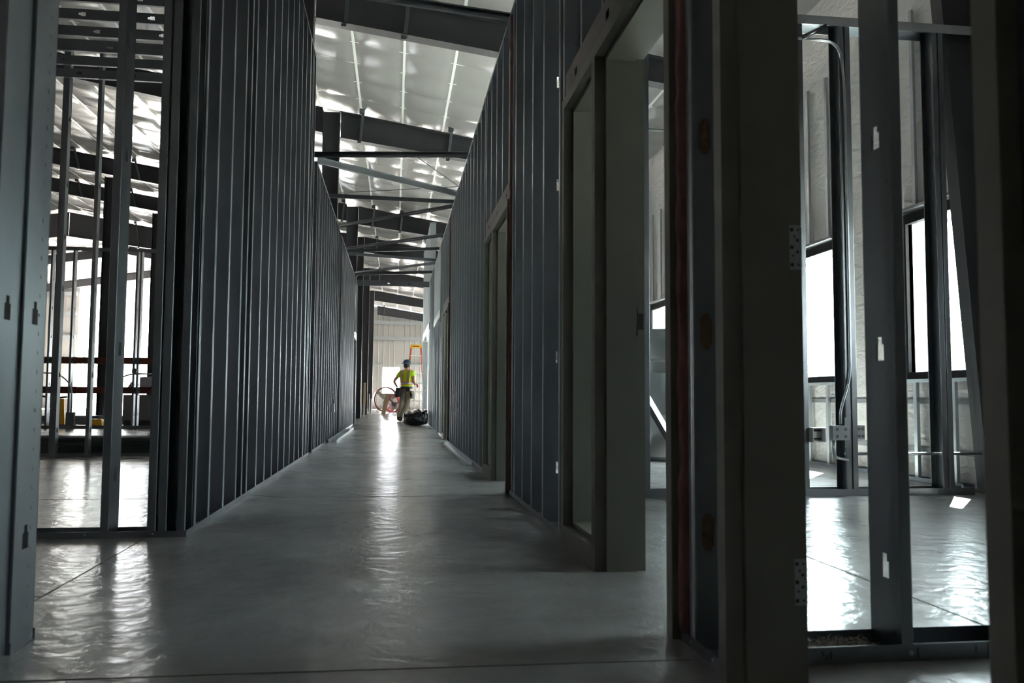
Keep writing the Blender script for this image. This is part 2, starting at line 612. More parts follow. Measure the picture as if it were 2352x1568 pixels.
# right outer wall with window openings
WIN = [(2.3, 3.6), (5.92, 7.12), (8.40, 10.4), (11.0, 12.9), (13.20, 14.90), (16.3, 17.5), (19.0, 20.2), (22.0, 23.2), (25.0, 26.2),  # nearest window is unseen, added for light; some farther ones widened out of view
       (29.0, 30.2), (33.0, 34.2), (37.0, 38.2), (41.0, 42.2), (45.0, 46.2)]
WZ0, WZ1, WT = 0.93, 2.33, 0.30
def win_z(a):
    return (WZ0, WZ1)
b = MB()
xa, xb = XE + 0.02, XE + 0.02 + WT
y = -4.0
for (a, c) in WIN:
    b.box((xa, y, 0), (xb, a, 5.15))
    z0w, z1w = win_z(a)
    b.box((xa, a, 0), (xb, c, z0w))
    b.box((xa, a, z1w), (xb, c, 5.15))
    y = c
b.box((xa, y, 0), (xb, 49.95, 5.15))
struct(b.obj('wall_right', M['vinyl_wall']), 'right outer wall faced with crumpled white vinyl insulation', 'wall')
for i, (a, c) in enumerate(WIN):
    z0w, z1w = win_z(a)
    w = link('window_%d' % (i + 1), None, None, (xa, (a + c) / 2, z0w))
    struct(w, 'tall black framed window in the right outer wall, %s from the near end' % nth(i + 1), 'window')
    h = (c - a) / 2
    H = z1w - z0w
    f = MB()
    for (p, q) in (((-0.03, -h - 0.05, -0.06), (0.03, -h, H + 0.06)), ((-0.03, h, -0.06), (0.03, h + 0.05, H + 0.06)),
                   ((-0.03, -h, -0.06), (0.03, h, 0.02)), ((-0.03, -h, H - 0.03), (0.03, h, H + 0.06))):
        f.box(p, q)
    f.obj('window_trim', M['black_frame'], w)
    rv = MB()
    for (p, q) in (((0.03, -h, 0), (WT, -h + 0.012, H)), ((0.03, h - 0.012, 0), (WT, h, H)), ((0.03, -h + .012, 0), (WT, h - .012, 0.012)), ((0.03, -h + .012, H - 0.012), (WT, h - .012, H))):
        rv.box(p, q)
    rv.obj('window_reveal', M['anodized'], w)
    sf = MB()
    for (p, q) in (((WT - 0.06, -h + .012, .012), (WT - 0.02, -h + 0.04, H - .012)), ((WT - 0.06, h - 0.04, .012), (WT - 0.02, h - .012, H - .012)),
                   ((WT - 0.06, -h + .04, .012), (WT - 0.02, h - .04, 0.04)), ((WT - 0.06, -h + .04, H - 0.04), (WT - 0.02, h - .04, H - .012))):
        sf.box(p, q)
    sf.obj('sash', M['anodized'], w)
    g = MB()
    g.box((WT - 0.045, -h + 0.035, 0.035), (WT - 0.037, h - 0.035, H - 0.035))
    g.obj('pane', M['glass'], w)

# far end wall: ribbed beige panels, openings left out
def ribbed_wall(name, y0, y1, x0, x1, openings, top, ribs_side, label):
    b = MB()
    step = 0.305
    xs = [x0 + step * i for i in range(int((x1 - x0) / step) + 1)] + [x1]
    cuts = sorted(set([round(v, 3) for v in xs] + [v for o in openings for v in (o[0], o[1])]))
    for i in range(len(cuts) - 1):
        a, c = cuts[i], cuts[i + 1]
        mid = (a + c) / 2
        spans = [(0.0, top(mid))]
        for o in openings:
            if o[0] <= mid <= o[1]:
                new = []
                for (s0, s1) in spans:
                    if o[2] > s0:
                        new.append((s0, min(o[2], s1)))
                    if o[3] < s1:
                        new.append((o[3], s1))
                spans = new
        for (s0, s1) in spans:
            if s1 - s0 > 0.01:
                b.box((a, y0, s0), (c, y1, s1))
                if abs(a - round((a - x0) / step) * step - x0) < 0.01 and c - a > 0.1:
                    b.prism([(a + 0.0, y0 if ribs_side < 0 else y1), (a + 0.075, y0 if ribs_side < 0 else y1),
                             (a + 0.055, (y0 - 0.035) if ribs_side < 0 else (y1 + 0.035)), (a + 0.02, (y0 - 0.035) if ribs_side < 0 else (y1 + 0.035))], 'z', s0, s1)
    return struct(b.obj(name, M['beige']), label, 'wall')
ENDOPEN = [(-0.72, 0.26, 0.90, 2.42), (-17.4, -13.0, 0.0, 7.4), (-10.0, -5.0, 0.0, 4.2), (2.2, 4.2, 0.0, 3.2)]  # last two openings are out of view, added to let in daylight
ribbed_wall('wall_far', 49.75, 49.95, WEST, XE + 0.02, ENDOPEN, lambda x: roof(x) + 0.1, -1, 'far end wall of ribbed beige metal panels')
ribbed_wall('wall_near', -4.2, -4.0, WEST, XE + 0.32, [], lambda x: roof(x) + 0.1, 1, 'near end wall of ribbed beige metal panels')
b = MB()
segs = [(-4.0, 25.0), (30.0, 49.75)]
for (a, c) in segs:
    b.box((WEST - 0.2, a, 0), (WEST, c, roof(WEST) + 0.1))
for (a, c) in ((25.0, 30.0),):  # unseen gap, sized for the daylight it gives the left bay
    b.box((WEST - 0.2, a, 4.75), (WEST, c, roof(WEST) + 0.1))
struct(b.obj('wall_left', M['beige']), 'left outer wall with an unseen opening added for daylight', 'wall')
# girts on the far end wall
for i, z in enumerate((5.0, 4.1, 2.5)):
    b = MB()
    if z == 2.5:
        b.box((-5.8, 49.55, z - 0.02), (-0.75, 49.69, z + 0.09))
        b.box((0.3, 49.55, z - 0.02), (1.9, 49.69, z + 0.09))
    else:
        b.prism([(49.55, z - .1), (49.58, z - .1), (49.58, z + .07), (49.69, z + .07), (49.69, z + .1), (49.55, z + .1)], 'x', -5.8, 2.1)
    tag(b.obj('wall_girt', M['girt']), 'galvanized girt across the beige end wall, %s from the top' % nth(i + 1), 'girt', 'girts on the far end wall')
for i, z in enumerate((6.3, 5.2, 3.9, 2.6)):
    b = MB()
    b.box((-18.8, 49.55, z - 0.1), (-17.5, 49.69, z + 0.1))
    tag(b.obj('wall_girt', M['girt']), 'galvanized girt on the end wall left of the tall doorway, %s from the top' % nth(i + 1), 'girt', 'girts beside the tall doorway')

# outside ground and trees
b = MB()
b.box((-120, -60, -0.6), (90, 160, -0.25))
tag(b.obj('outside_ground', M['ground']), 'pale gravel yard outside the building', 'ground', kind='structure')

def tree(x, y, h, r, label, seed):
    rn = random.Random(seed)
    t = empty('tree', label, 'tree', (x, y, -0.25), 0, 'trees outside')
    tr = MB()
    tr.tube([(0, 0, 0), (0.1, 0, h * .3), (-0.05, 0.1, h * .6)], [h * .03, h * .022, h * .012])
    tr.obj('trunk', M['bark'], t, smooth=True)
    c = MB()
    for i in range(1500):
        a, e = rn.uniform(0, 2 * pi), rn.uniform(-1, 1)
        rr = r * (rn.random() ** 0.4) * (0.75 + 0.25 * sin(3 * a + seed) * cos(4 * e))
        p = Vector((rr * cos(a) * math.sqrt(1 - e * e), rr * sin(a) * math.sqrt(1 - e * e), h * 0.58 + e * h * 0.40 * (0.6 + .4 * rn.random())))
        q = Vector((rn.uniform(-1, 1), rn.uniform(-1, 1), rn.uniform(-1, 1))).normalized()
        w = q.orthogonal().normalized()
        k = q.cross(w)
        s = rn.uniform(.10, .24)
        c.face([p + w * s, p + k * s * .6, p - w * s, p - k * s * .6])
    f = c.obj('foliage', M['green_leaf'], t)
for i, (x, y, h, r) in enumerate([(38, 50, 9, 5), (44, 66, 10, 5.5), (40, 82, 9, 5), (36, 36, 8, 4.6)]):
    tree(x, y, h, r, 'leafy tree outside the right windows, %s from the near end' % nth([2, 3, 4, 1][i]), 11 + i)
for i, (x, y, h, r) in enumerate([(-30, 85, 9, 5), (-21, 92, 10, 5.5), (-40, 95, 10, 5.5)]):
    tree(x, y, h, r, 'leafy tree far beyond the tall doorway, %s from the left' % nth([2, 3, 1][i]), 31 + i)

# ------------------------------------------------------------------ primary steel: columns, rafters, flange braces
FR = [5.965, 10.7, 15.7, 23.6, 28.1, 34.9, 42.3, 49.45]
def column(x0b, x1b, x0t, x1t, y, h, label, wb=0.2, t=0.012, fb=0.0):
    """tapered plate column: web in the XZ plane, two flanges"""
    b = MB()
    b.prism([(x0b, 0), (x1b, 0), (x1t, h), (x0t, h)], 'y', y - 0.006, y + 0.006)
    b.prism([(x0b, 0), (x0b + t, 0), (x0t + t, h), (x0t, h)], 'y', y - wb / 2, y + wb / 2)
    b.prism([(x1b - t, 0), (x1b, 0), (x1t, h), (x1t - t, h)], 'y', y - wb / 2, y + wb / 2)
    o = b.obj('steel_column', M['black_steel'])
    tag(o, label, 'column', 'dark steel columns')
    p = MB()
    p.box((x0b - 0.03, y - wb / 2 - .03, 0), (x1b + 0.002, y + wb / 2 + .03, 0.02))
    p.obj('base_plate', M['black_steel'], o)
    return o
def rafter(y, x0, x1, d0, d1, label, wb=0.2, t=0.012):
    b = MB()
    z0, z1 = roof(x0), roof(x1)
    b.prism([(x0, z0 - d0), (x1, z1 - d1), (x1, z1), (x0, z0)], 'y', y - 0.006, y + 0.006)
    b.prism([(x0, z0 - d0), (x1, z1 - d1), (x1, z1 - d1 + t), (x0, z0 - d0 + t)], 'y', y - wb / 2, y + wb / 2)
    b.prism([(x0, z0 - t), (x1, z1 - t), (x1, z1), (x0, z0)], 'y', y - wb / 2, y + wb / 2)
    o = b.obj('steel_rafter', M['black_steel'])
    return tag(o, label, 'rafter', 'dark steel roof rafters')
rname = ['at the near frame', 'nearest over the corridor', 'second from the near end over the corridor', 'third from the near end over the corridor',
         'fourth from the near end over the corridor', 'fifth from the near end over the corridor', 'sixth from the near end over the corridor', 'against the far end wall']
for i, y in enumerate(FR):
    rafter(y, -1.06, 4.04, 0.50 if i not in (4,) else .5, 0.34, 'dark steel roof rafter %s' % rname[i])
    dl = {5: 0.95, 2: 0.30}.get(i, 0.43)
    o = rafter(y, RIDGE_X, -1.39, dl, 0.47 if i != 5 else 0.6, 'dark steel rafter over the open left bay, %s from the camera' % nth(i + 1))
    o = rafter(y, WEST + .1, RIDGE_X - .01, 0.43, dl, 'dark steel rafter sloping beyond the ridge, %s from the camera' % nth(i + 1))
for i, y in enumerate(FR[1:7]):
    xb = -1.13 if i < 3 else -1.10
    column(xb - 0.21, xb, -1.385, -1.07, y, roof(-1.2) - 0.02, 'dark tapered steel column behind the left wall, %s from the near end' % nth(i + 1), wb=0.2)
for i, y in enumerate(FR[3:5]):
    column(-7.71, -7.36, -7.71, -7.36, y, roof(-7.36) - 0.46, 'dark steel column standing in the open left bay, %s one' % ('nearer' if i == 0 else 'farther'), wb=0.25)
for i, y in enumerate(FR):
    if i == 0:
        column(4.44, 4.615, 4.07, 4.615, 5.965, roof(4.3) - 0.04, 'dark tapered steel column with sloping inner flange by the right window', wb=0.13)
    elif i < 7:
        column(4.46, 4.615, 4.09, 4.615, y, roof(4.3) - 0.04, 'dark tapered steel column at the right outer wall, %s beyond the nearest' % nth(i), wb=0.2)

def flange_brace(x, y, label, depth=0.45, lean=-0.05):
    o = empty('flange_brace', label, 'brace', (x, y, roof(x)), 0, 'flange braces on the rafters')
    b = MB()
    b.bar((0, -0.16, 0.08), (lean, -0.02, -depth - 0.02), 0.05, 0.006, (1, 0, 0))
    b.bar((0.022, -0.16, 0.08), (lean + .022, -0.02, -depth - 0.02), 0.006, 0.05, (1, 0, 0))
    b.obj('strut', M['galv'], o)
    c = MB()
    c.box((-0.05, -0.21, 0.01), (0.05, -0.13, 0.09))
    c.obj('purlin_clip', M['galv'], o)
    c = MB()
    c.box((lean - 0.03, -0.06, -depth - 0.05), (lean + 0.03, -0.01, -depth))
    c.obj('flange_clip', M['galv'], o)
FB = {1: [-0.66, 0.09], 2: [-0.67, 0.96], 3: [-1.47, -0.65, 0.12], 4: [-0.65], 5: [-0.67], 7: [-0.67]}
for i, xs in FB.items():
    for j, x in enumerate(xs):
        flange_brace(x, FR[i], 'brace strut on the %s corridor rafter, %s from the left' % (nth(i), nth(j + 1)), 0.46)
for i, xs in {3: [-8.51, -6.97], 4: [-9.99, -8.37], 5: [-10.2]}.items():
    for j, x in enumerate(xs):
        flange_brace(x, FR[i], 'pale brace strut on the %s left-bay rafter, %s from the left' % (nth(i), nth(j + 1)), 0.42 if i != 5 else .9, 0.1)

# brace rods under the roof
for i, (p, q) in enumerate([((-.41, 15.78, 0), (4.2, 23.52, 0)), ((-3.2, 23.52, 0), (4.2, 15.78, 0)), ((-0.9, 10.62, 0), (4.0, 6.18, 0)),
                            ((-.5, 28.18, 0), (4.2, 34.82, 0)), ((-.8, 34.82, 0), (4.2, 28.18, 0))]):
    b = MB()
    b.tube([(p[0], p[1], roof(p[0]) - .14), (q[0], q[1], roof(q[0]) - .14)], 0.009, 6)
    tag(b.obj('brace_rod', M['black_steel']), 'thin dark brace rod slung under the roof, %s from the near end' % nth([2, 3, 1, 4, 5][i]), 'rod', 'brace rods under the roof')

# ------------------------------------------------------------------ left side framing
# near-left wall end: stud with its web to the corridor
stud(XL - 0.001, 2.58, 0, ZTALL, radians(90), 'pale steel stud with keyholes at the near wall end on the left edge', None, w=0.152, fl=0.05)
stud(XL - 0.010, 2.426, 0, ZTALL, radians(90), 'dark steel stud behind the near-left wall end at the picture edge', None, w=0.152, fl=0.05)
track((-5.0, 2.58, 0.0), (XL + 0.004, 2.58, 0.0), 0.158, 'bottom track of the near-left wall end')

def dimples(parent_name, n, z0, step, x):
    o = bpy.data.objects[parent_name]
    b = MB()
    for i in range(n):
        z = z0 + i * step
        b.prism([(x - .003, z + .010), (x + .0005, z), (x + .0015, z + .001), (x - .0015, z + .011)], 'y', -.0012, -.0002)
    d = b.obj('stamped_dimples', M['galv'], o)
    d['kind'] = 'stuff'
near_end = [o for o in COL.objects if o.name.startswith('steel_stud')][0]
dimples(near_end.name, 40, .1, .055, .028)

# corridor wall, tall part (4.88 m) and the lower part beyond
tall = sorted([4.635] + [4.555 + 0.4064 * i for i in range(1, 15)] + [5.99, 9.9, 10.12, 10.47])
tall = [y for y in tall if y < 10.52]
for i, y in enumerate(tall):
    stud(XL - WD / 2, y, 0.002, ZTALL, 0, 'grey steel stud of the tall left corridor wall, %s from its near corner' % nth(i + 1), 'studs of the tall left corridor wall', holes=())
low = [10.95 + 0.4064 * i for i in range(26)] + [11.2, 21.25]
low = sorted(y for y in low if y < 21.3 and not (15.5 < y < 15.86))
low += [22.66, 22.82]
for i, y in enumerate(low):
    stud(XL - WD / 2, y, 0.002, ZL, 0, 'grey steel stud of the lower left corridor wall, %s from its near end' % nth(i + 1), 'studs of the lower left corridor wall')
track((XL - WD / 2, 4.46, 0), (XL - WD / 2, 10.52, 0), WD + .006, 'bottom track of the tall left corridor wall on the floor', screws=0.41)
track((XL - WD / 2, 4.46, ZTALL + .004), (XL - WD / 2, 10.52, ZTALL + .004), WD + .006, 'top track of the tall left corridor wall', True)
track((XL - WD / 2, 10.9, 0), (XL - WD / 2, 15.56, 0), WD + .006, 'bottom track of the lower left corridor wall, near length', screws=0.41)
track((XL - WD / 2, 15.84, 0), (XL - WD / 2, 21.3, 0), WD + .006, 'bottom track of the lower left corridor wall, far length', screws=0.41)
track((XL - WD / 2, 10.9, ZL + .004), (XL - WD / 2, 15.56, ZL + .004), WD + .006, 'top track of the lower left corridor wall, near length', True)
track((XL - WD / 2, 15.84, ZL + .004), (XL - WD / 2, 22.88, ZL + .004), WD + .006, 'top track of the lower left corridor wall, far length', True)
header((XL - WD - .003, 21.3, 2.18), (0, 22.64, 0), WD + .006, 0.18, 'pale steel header over the opening at the far end of the left wall', 'galv_bright')
for i, y in enumerate((21.6, 22.0, 22.4)):
    stud(XL - WD / 2, y, 2.365, ZL - 2.37, 0, 'short steel stud above the far left opening, %s from the near side' % nth(i + 1), 'short studs above the far left opening', holes=(.5,))

# cross wall at the corner (runs left from the corridor), seen through to the bay
YC = 4.46 + WD / 2
for x, r, lab in ((-1.385, 90, 'lone steel stud standing in the middle of the left cross wall'), (-1.165, 90, 'left one of the paired steel studs near the left corner'),
                  (-1.155, -90, 'right one of the paired steel studs near the left corner'), (-1.066, -90, 'corner steel stud with scalloped edge where the left walls meet'),
                  (-1.80, 90, 'steel stud of the left cross wall behind the near wall end')):
    stud(x, YC, 0.002, ZTALL, radians(r), lab, 'studs of the left cross wall')
track((-4.5, YC, 0), (XL + 0.002, YC, 0), WD + .006, 'bottom track of the left cross wall across the opening', screws=0.3)
track((-4.5, YC, ZTALL + .004), (XL - WD - .005, YC, ZTALL + .004), WD + .006, 'top track of the left cross wall', True)
# scalloped edge stamped along the corner stud
b = MB()
for i in range(46):
    z = 0.09 + i * 0.052
    b.prism([(-1.056, z), (-1.036, z), (-1.036, z + .030), (-1.041, z + .042), (-1.046, z + .045), (-1.051, z + .042), (-1.056, z + .030)], 'y', 4.4560, 4.4576)
sc = b.obj('stamped_scallops', M['galv'])
cs = [o for o in COL.objects if o.get('label', '').startswith('corner steel stud')][0]
sc.parent = cs
sc.matrix_parent_inverse = (Matrix.Translation(cs.location) @ cs.rotation_euler.to_matrix().to_4x4()).inverted()

# ceiling joists over the left room, carried between the corridor wall and the room's far side
for i in range(6):
    y = 8.25 + 0.41 * i
    me = stud_mesh(5.0, w=0.105, fl=0.041, holes=(0.7, 1.25, 1.9, 2.5, 3.1, 3.7, 4.3))
    o = link('ceiling_joist', me, None, (XL - WD - 0.006, y, 4.452), 0)
    o.rotation_euler = Matrix(((0, 0, -1), (0, 1, 0), (1, 0, 0))).to_euler()
    tag(o, 'steel ceiling joist with keyholes over the left room, %s from the near side' % nth(i + 1), 'joist', 'ceiling joists over the left room')
# the room's far cross wall
for i, (x, r) in enumerate(((-3.90, -90), (-3.83, 90), (-3.47, 90), (-2.73, 90), (-2.32, 90), (-1.9, 90))):
    stud(x, 10.36 + .05, 0.002, ZTALL, radians(r), 'dark steel stud in the far wall of the left room, %s from the left' % nth(i + 1), 'studs in the far wall of the left room', w=0.092)
track((-6.2, 10.41, 0), (XL - WD - .01, 10.41, 0), 0.098, 'bottom track of the left room far wall')
track((-6.2, 10.41, ZTALL + .004), (XL - WD - .01, 10.41, ZTALL + .004), 0.098, 'top track of the left room far wall', True)
stud(-4.6, 10.41, 0.002, ZTALL, radians(90), 'dark steel stud in the left room far wall beside the near wall end', 'studs in the far wall of the left room', w=0.092)

# stacked steel stock on the floor beyond the room
k = 0
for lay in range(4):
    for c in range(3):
        me = stud_mesh(4.9, w=0.152, fl=0.045, m='galv_backlit')
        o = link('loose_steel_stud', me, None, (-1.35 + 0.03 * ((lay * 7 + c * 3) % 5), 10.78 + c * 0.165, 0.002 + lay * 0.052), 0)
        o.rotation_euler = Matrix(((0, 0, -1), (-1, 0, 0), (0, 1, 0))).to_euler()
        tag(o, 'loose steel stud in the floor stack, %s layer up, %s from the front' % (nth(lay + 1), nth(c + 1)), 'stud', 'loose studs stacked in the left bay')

# far framed wall in the bay
YF = 19.1
fx = [-7.22, -6.78, -6.38, -5.93, -5.50, -5.42, -7.55, -5.05]
for i, x in enumerate(sorted(fx)):
    stud(x, YF, 0.002, 3.84, radians(90), 'steel stud of the distant framed wall in the left bay, %s from the left' % nth(i + 1), 'studs of the distant bay wall')
track((-9.5, YF, 0), (-4.6, YF, 0), WD + .006, 'bottom track of the distant framed wall in the left bay', lip=0.06)
track((-9.5, YF, 3.85), (-4.6, YF, 3.85), WD + .006, 'top track of the distant framed wall in the left bay', True, lip=0.06)
for i, (z, lab) in enumerate(((1.37, 'upper'), (0.74, 'lower'))):
    b = MB()
    b.box((-9.0, YF + 0.085, z), (-4.7, YF + 0.122, z + 0.14))
    tag(b.obj('blocking_board', M['red_wood']), '%s of two reddish treated boards across the distant bay wall' % lab, 'board', 'reddish boards on the distant bay wall')
def conduit(pts, label, r=0.012, m='galv_bright', n=6, group=None):
    """bent pipe through the given points with rounded corners"""
    P = [Vector(p) for p in pts]
    out = [P[0]]
    for i in range(1, len(P) - 1):
        a, c = P[i - 1] - P[i], P[i + 1] - P[i]
        rr = min(a.length, c.length) * 0.45
        s, e = P[i] + a.normalized() * rr, P[i] + c.normalized() * rr
        for k in range(n + 1):
            t = k / n
            out.append(s * (1 - t) ** 2 + P[i] * 2 * t * (1 - t) + e * t * t)
    out.append(P[-1])
    b = MB()
    b.tube(out, r, 8)
    return tag(b.obj('conduit', M[m], smooth=True), label, 'conduit', group)
def junction_box(x, y, z, w, h, d, label, m='girt', knock=True, open_front=False):
    o = empty('electrical_box', label, 'electrical box', (x, y, z))
    b = MB()
    if open_front:
        t = 0.006
        b.box((-w / 2, 0, -h / 2), (w / 2, t, h / 2))
        b.box((-w / 2, -d, -h / 2), (-w / 2 + t, 0, h / 2))
        b.box((w / 2 - t, -d, -h / 2), (w / 2, 0, h / 2))
        b.box((-w / 2 + t, -d, -h / 2), (w / 2 - t, 0, -h / 2 + t))
        b.box((-w / 2 + t, -d, h / 2 - t), (w / 2 - t, 0, h / 2))
    else:
        b.box((-w / 2, -d, -h / 2), (w / 2, 0, h / 2))
    b.obj('housing', M[m], o)
    if knock:
        c = MB()
        for sx in (-1, 1):
            for sz in (-1, 1):
                c.lathe([(0.0, 0), (0.012, 0), (0.012, -0.0015), (0.0, -0.0015)], 12, (sx * w * .25, -d, sz * h * .25), 'y')
        c.obj('knockouts', M['grey_paint'], o)
    if open_front:
        c = MB()
        for sz in (-1, 1):
            c.box((-w * .38, -0.012, sz * h * .28 - .006), (w * .38, -0.001, sz * h * .28 + .006))
        c.obj('receptacle_clips', M['dark'], o)
    return o
conduit([(-8.5, 18.98, 1.16), (-7.0, 18.98, 1.16), (-6.72, 18.98, 0.9), (-6.72, 18.98, 0.28)], 'pipe arching down into a box at the left of the distant bay wall', 0.014)
junction_box(-6.72, 19.0, 0.2, 0.16, 0.28, 0.09, 'dark box at the foot of the left arching pipe', 'grey_paint')
conduit([(-4.8, 18.98, 1.16), (-5.6, 18.98, 1.16), (-5.98, 18.98, 0.95), (-6.0, 18.98, 0.42)], 'pipe arching down into a box at the right of the distant bay wall', 0.016)
junction_box(-6.0, 19.0, 0.32, 0.14, 0.24, 0.09, 'grey box at the foot of the right arching pipe', 'grey_paint')
junction_box(-5.48, 19.0, 1.22, 0.1, 0.1, 0.05, 'small square box high on the distant bay wall', 'grey_paint', False)
b = MB()
pts = [(-5.55 + 0.42 * t, 18.97, 0.84 - 0.16 * sin(pi * t) + 0.05 * t) for t in [i / 10 for i in range(11)]]
b.tube([(-5.55, 18.97, 1.2)] + pts, 0.007, 6)
tag(b.obj('cable', M['dark'], smooth=True), 'thin dark cable looping below the small square box', 'cable')
# yellow tool and other gear
o = empty('floor_jack', 'yellow tool with a long dark handle standing beyond the distant bay wall', 'tool', (-7.35, 20.2, 0))
b = MB(); b.prism([(-.10, 0.05), (.10, 0.05), (.07, .62), (-.06, .62)], 'y', -.1, .1); b.obj('body', M['yellow'], o)
b = MB(); b.tube([(0.1, 0, .66), (-.25, 0, .62), (-.55, 0, .72)], .02); b.obj('handle', M['dark'], o)
b = MB(); b.box((-.2, -.15, 0), (.25, .15, .05)); b.obj('base', M['red_dull'], o)
o = empty('tool_case', 'small orange tool case on the floor of the left bay', 'tool case', (-6.75, 20.6, 0))
b = MB(); b.prism([(-.17, 0), (.17, 0), (.15, .16), (-.15, .16)], 'y', -.12, .12); b.obj('shell', M['yellow'], o)
b = MB(); b.tube([(-.06, 0, .16), (-.06, 0, .2), (.06, 0, .2), (.06, 0, .16)], .01); b.obj('handle', M['dark'], o)
o = empty('machine_cabinet', 'dark grey machine cabinet with a domed hood behind the distant bay wall', 'machine', (-5.85, 21.2, 0))
b = MB(); b.box((-.42, -.3, .12), (.35, .3, .72)); b.obj('housing', M['grey_paint'], o)
b = MB(); b.tube([(-.45, 0, .78), (-.2, 0, .98), (.1, 0, .98), (.45, 0, .8), (.75, 0, .72)], [.05, .16, .18, .1, .03], 12); b.obj('hood', M['grey_board'], o, smooth=True)
b = MB(); b.box((-.4, -.28, 0), (.33, .28, .12)); b.obj('plinth', M['dark'], o)
b = MB(); b.box((-10.5, 22.2, 0.0), (-4.6, 22.7, 0.05)); b.box((-10.5, 22.2, 0.16), (-4.6, 22.7, 0.2)); b.box((-10.5, 22.6, 0.05), (-4.6, 22.7, 0.16))
tag(b.obj('steel_channel', M['galv']), 'long low steel channel lying on the floor in the left bay', 'channel')

# ------------------------------------------------------------------ door frames on the right wall
FX0, FX1 = 0.812, 1.024
def jamb_profile(y_r, sgn):
    """plan outline of a double-rabbet jamb: sgn=+1 opening lies towards -Y (frame body towards +Y)"""
    o = y_r + sgn * 0.05
    s = y_r - sgn * 0.016
    return [(FX0, o), (FX0, y_r), (FX0 + 0.046, y_r), (FX0 + 0.046, s), (FX1 - 0.040, s), (FX1 - 0.040, y_r), (FX1, y_r), (FX1, o)]
def door_frame(yd0, yd1, ysl, label, hinges=None, strike=None):
    """door opening yd0..yd1, optional sidelight up to ysl"""
    t = empty('door_frame', label, 'door frame', (0, 0, 0))
    b = MB(); b.prism(jamb_profile(yd0, -1), 'z', 0, 2.184); j0 = b.obj('jamb', M['primer'], t)
    if ysl:
        b = MB()
        ms = yd1 + 0.062
        b.prism([(FX0, yd1), (FX0 + 0.046, yd1), (FX0 + 0.046, yd1 - .016), (FX1 - .040, yd1 - .016), (FX1 - .040, yd1), (FX1, yd1),
                 (FX1, ms), (FX1 - .04, ms), (FX1 - .04, ms + .016), (FX0 + .046, ms + .016), (FX0 + .046, ms), (FX0, ms)], 'z', 0, 2.134)
        j1 = b.obj('mullion', M['primer'], t)
        b = MB(); b.prism(jamb_profile(ysl, 1), 'z', 0, 2.184); b.obj('jamb', M['primer'], t)
        b = MB()
        b.prism([(FX0, 0), (FX1, 0), (FX1, 0.09), (FX1 - .04, 0.09), (FX1 - .04, .106), (FX0 + .046, .106), (FX0 + .046, .09), (FX0, .09)], 'y', ms, ysl)
        b.obj('sidelight_sill', M['primer'], t)
        top1 = ysl
    else:
        b = MB(); b.prism(jamb_profile(yd1, 1), 'z', 0, 2.184); j1 = b.obj('jamb', M['primer'], t)
        top1 = yd1
    b = MB()
    b.prism([(FX0, 2.134), (FX0 + .046, 2.134), (FX0 + .046, 2.118), (FX1 - .04, 2.118), (FX1 - .04, 2.134), (FX1, 2.134), (FX1, 2.184), (FX0, 2.184)], 'y', yd0, top1)
    b.obj('head', M['primer'], t)
    for z in hinges or ():
        h = MB()
        yy = yd1 - 0.0012
        h.box((FX1 - 0.036, yy - .001, z), (FX1 - 0.001, yd1 + 0.001, z + 0.114))
        hp = h.obj('hinge_plate', M['girt'], j1)
        d = MB()
        for (dx, dz, r) in ((-.027, .012, .005), (-.010, .012, .003), (-.027, .057, .005), (-.012, .045, .004), (-.027, .102, .005), (-.010, .102, .003), (-.024, .035, .003), (-.012, .075, .004), (-.020, .085, .003)):
            d.lathe([(0, -0.0008), (r, -0.0008), (r, 0), (0, 0)], 10, (FX1 + dx, yy - 0.001, z + dz), 'y')
        d.box((FX1 - .003, yy - .0016, z + .005), (FX1 - .0005, yy - .0002, z + .109))
        dd = d.obj('screw_holes', M['dark'], hp)
    if strike:
        h = MB()
        h.box((FX1 - 0.030, yd1 - .003, strike), (FX1 - 0.004, yd1 + 0.001, strike + 0.12))
        hp = h.obj('strike_plate', M['primer'], j1)
        h = MB()
        h.box((FX1 - 0.028, yd1 - .0042, strike + .025), (FX1 - 0.006, yd1 - .002, strike + 0.092))
        h.obj('strike_hole', M['dark'], hp)
    return t
door_frame(1.088, 2.03, None, 'olive-grey steel door frame with hinge plates nearest on the right', hinges=(0.19, 1.03))
OFF = [0.0, 3.775, 10.85]
dn = ['second from the camera', 'third from the camera', 'fourth from the camera']
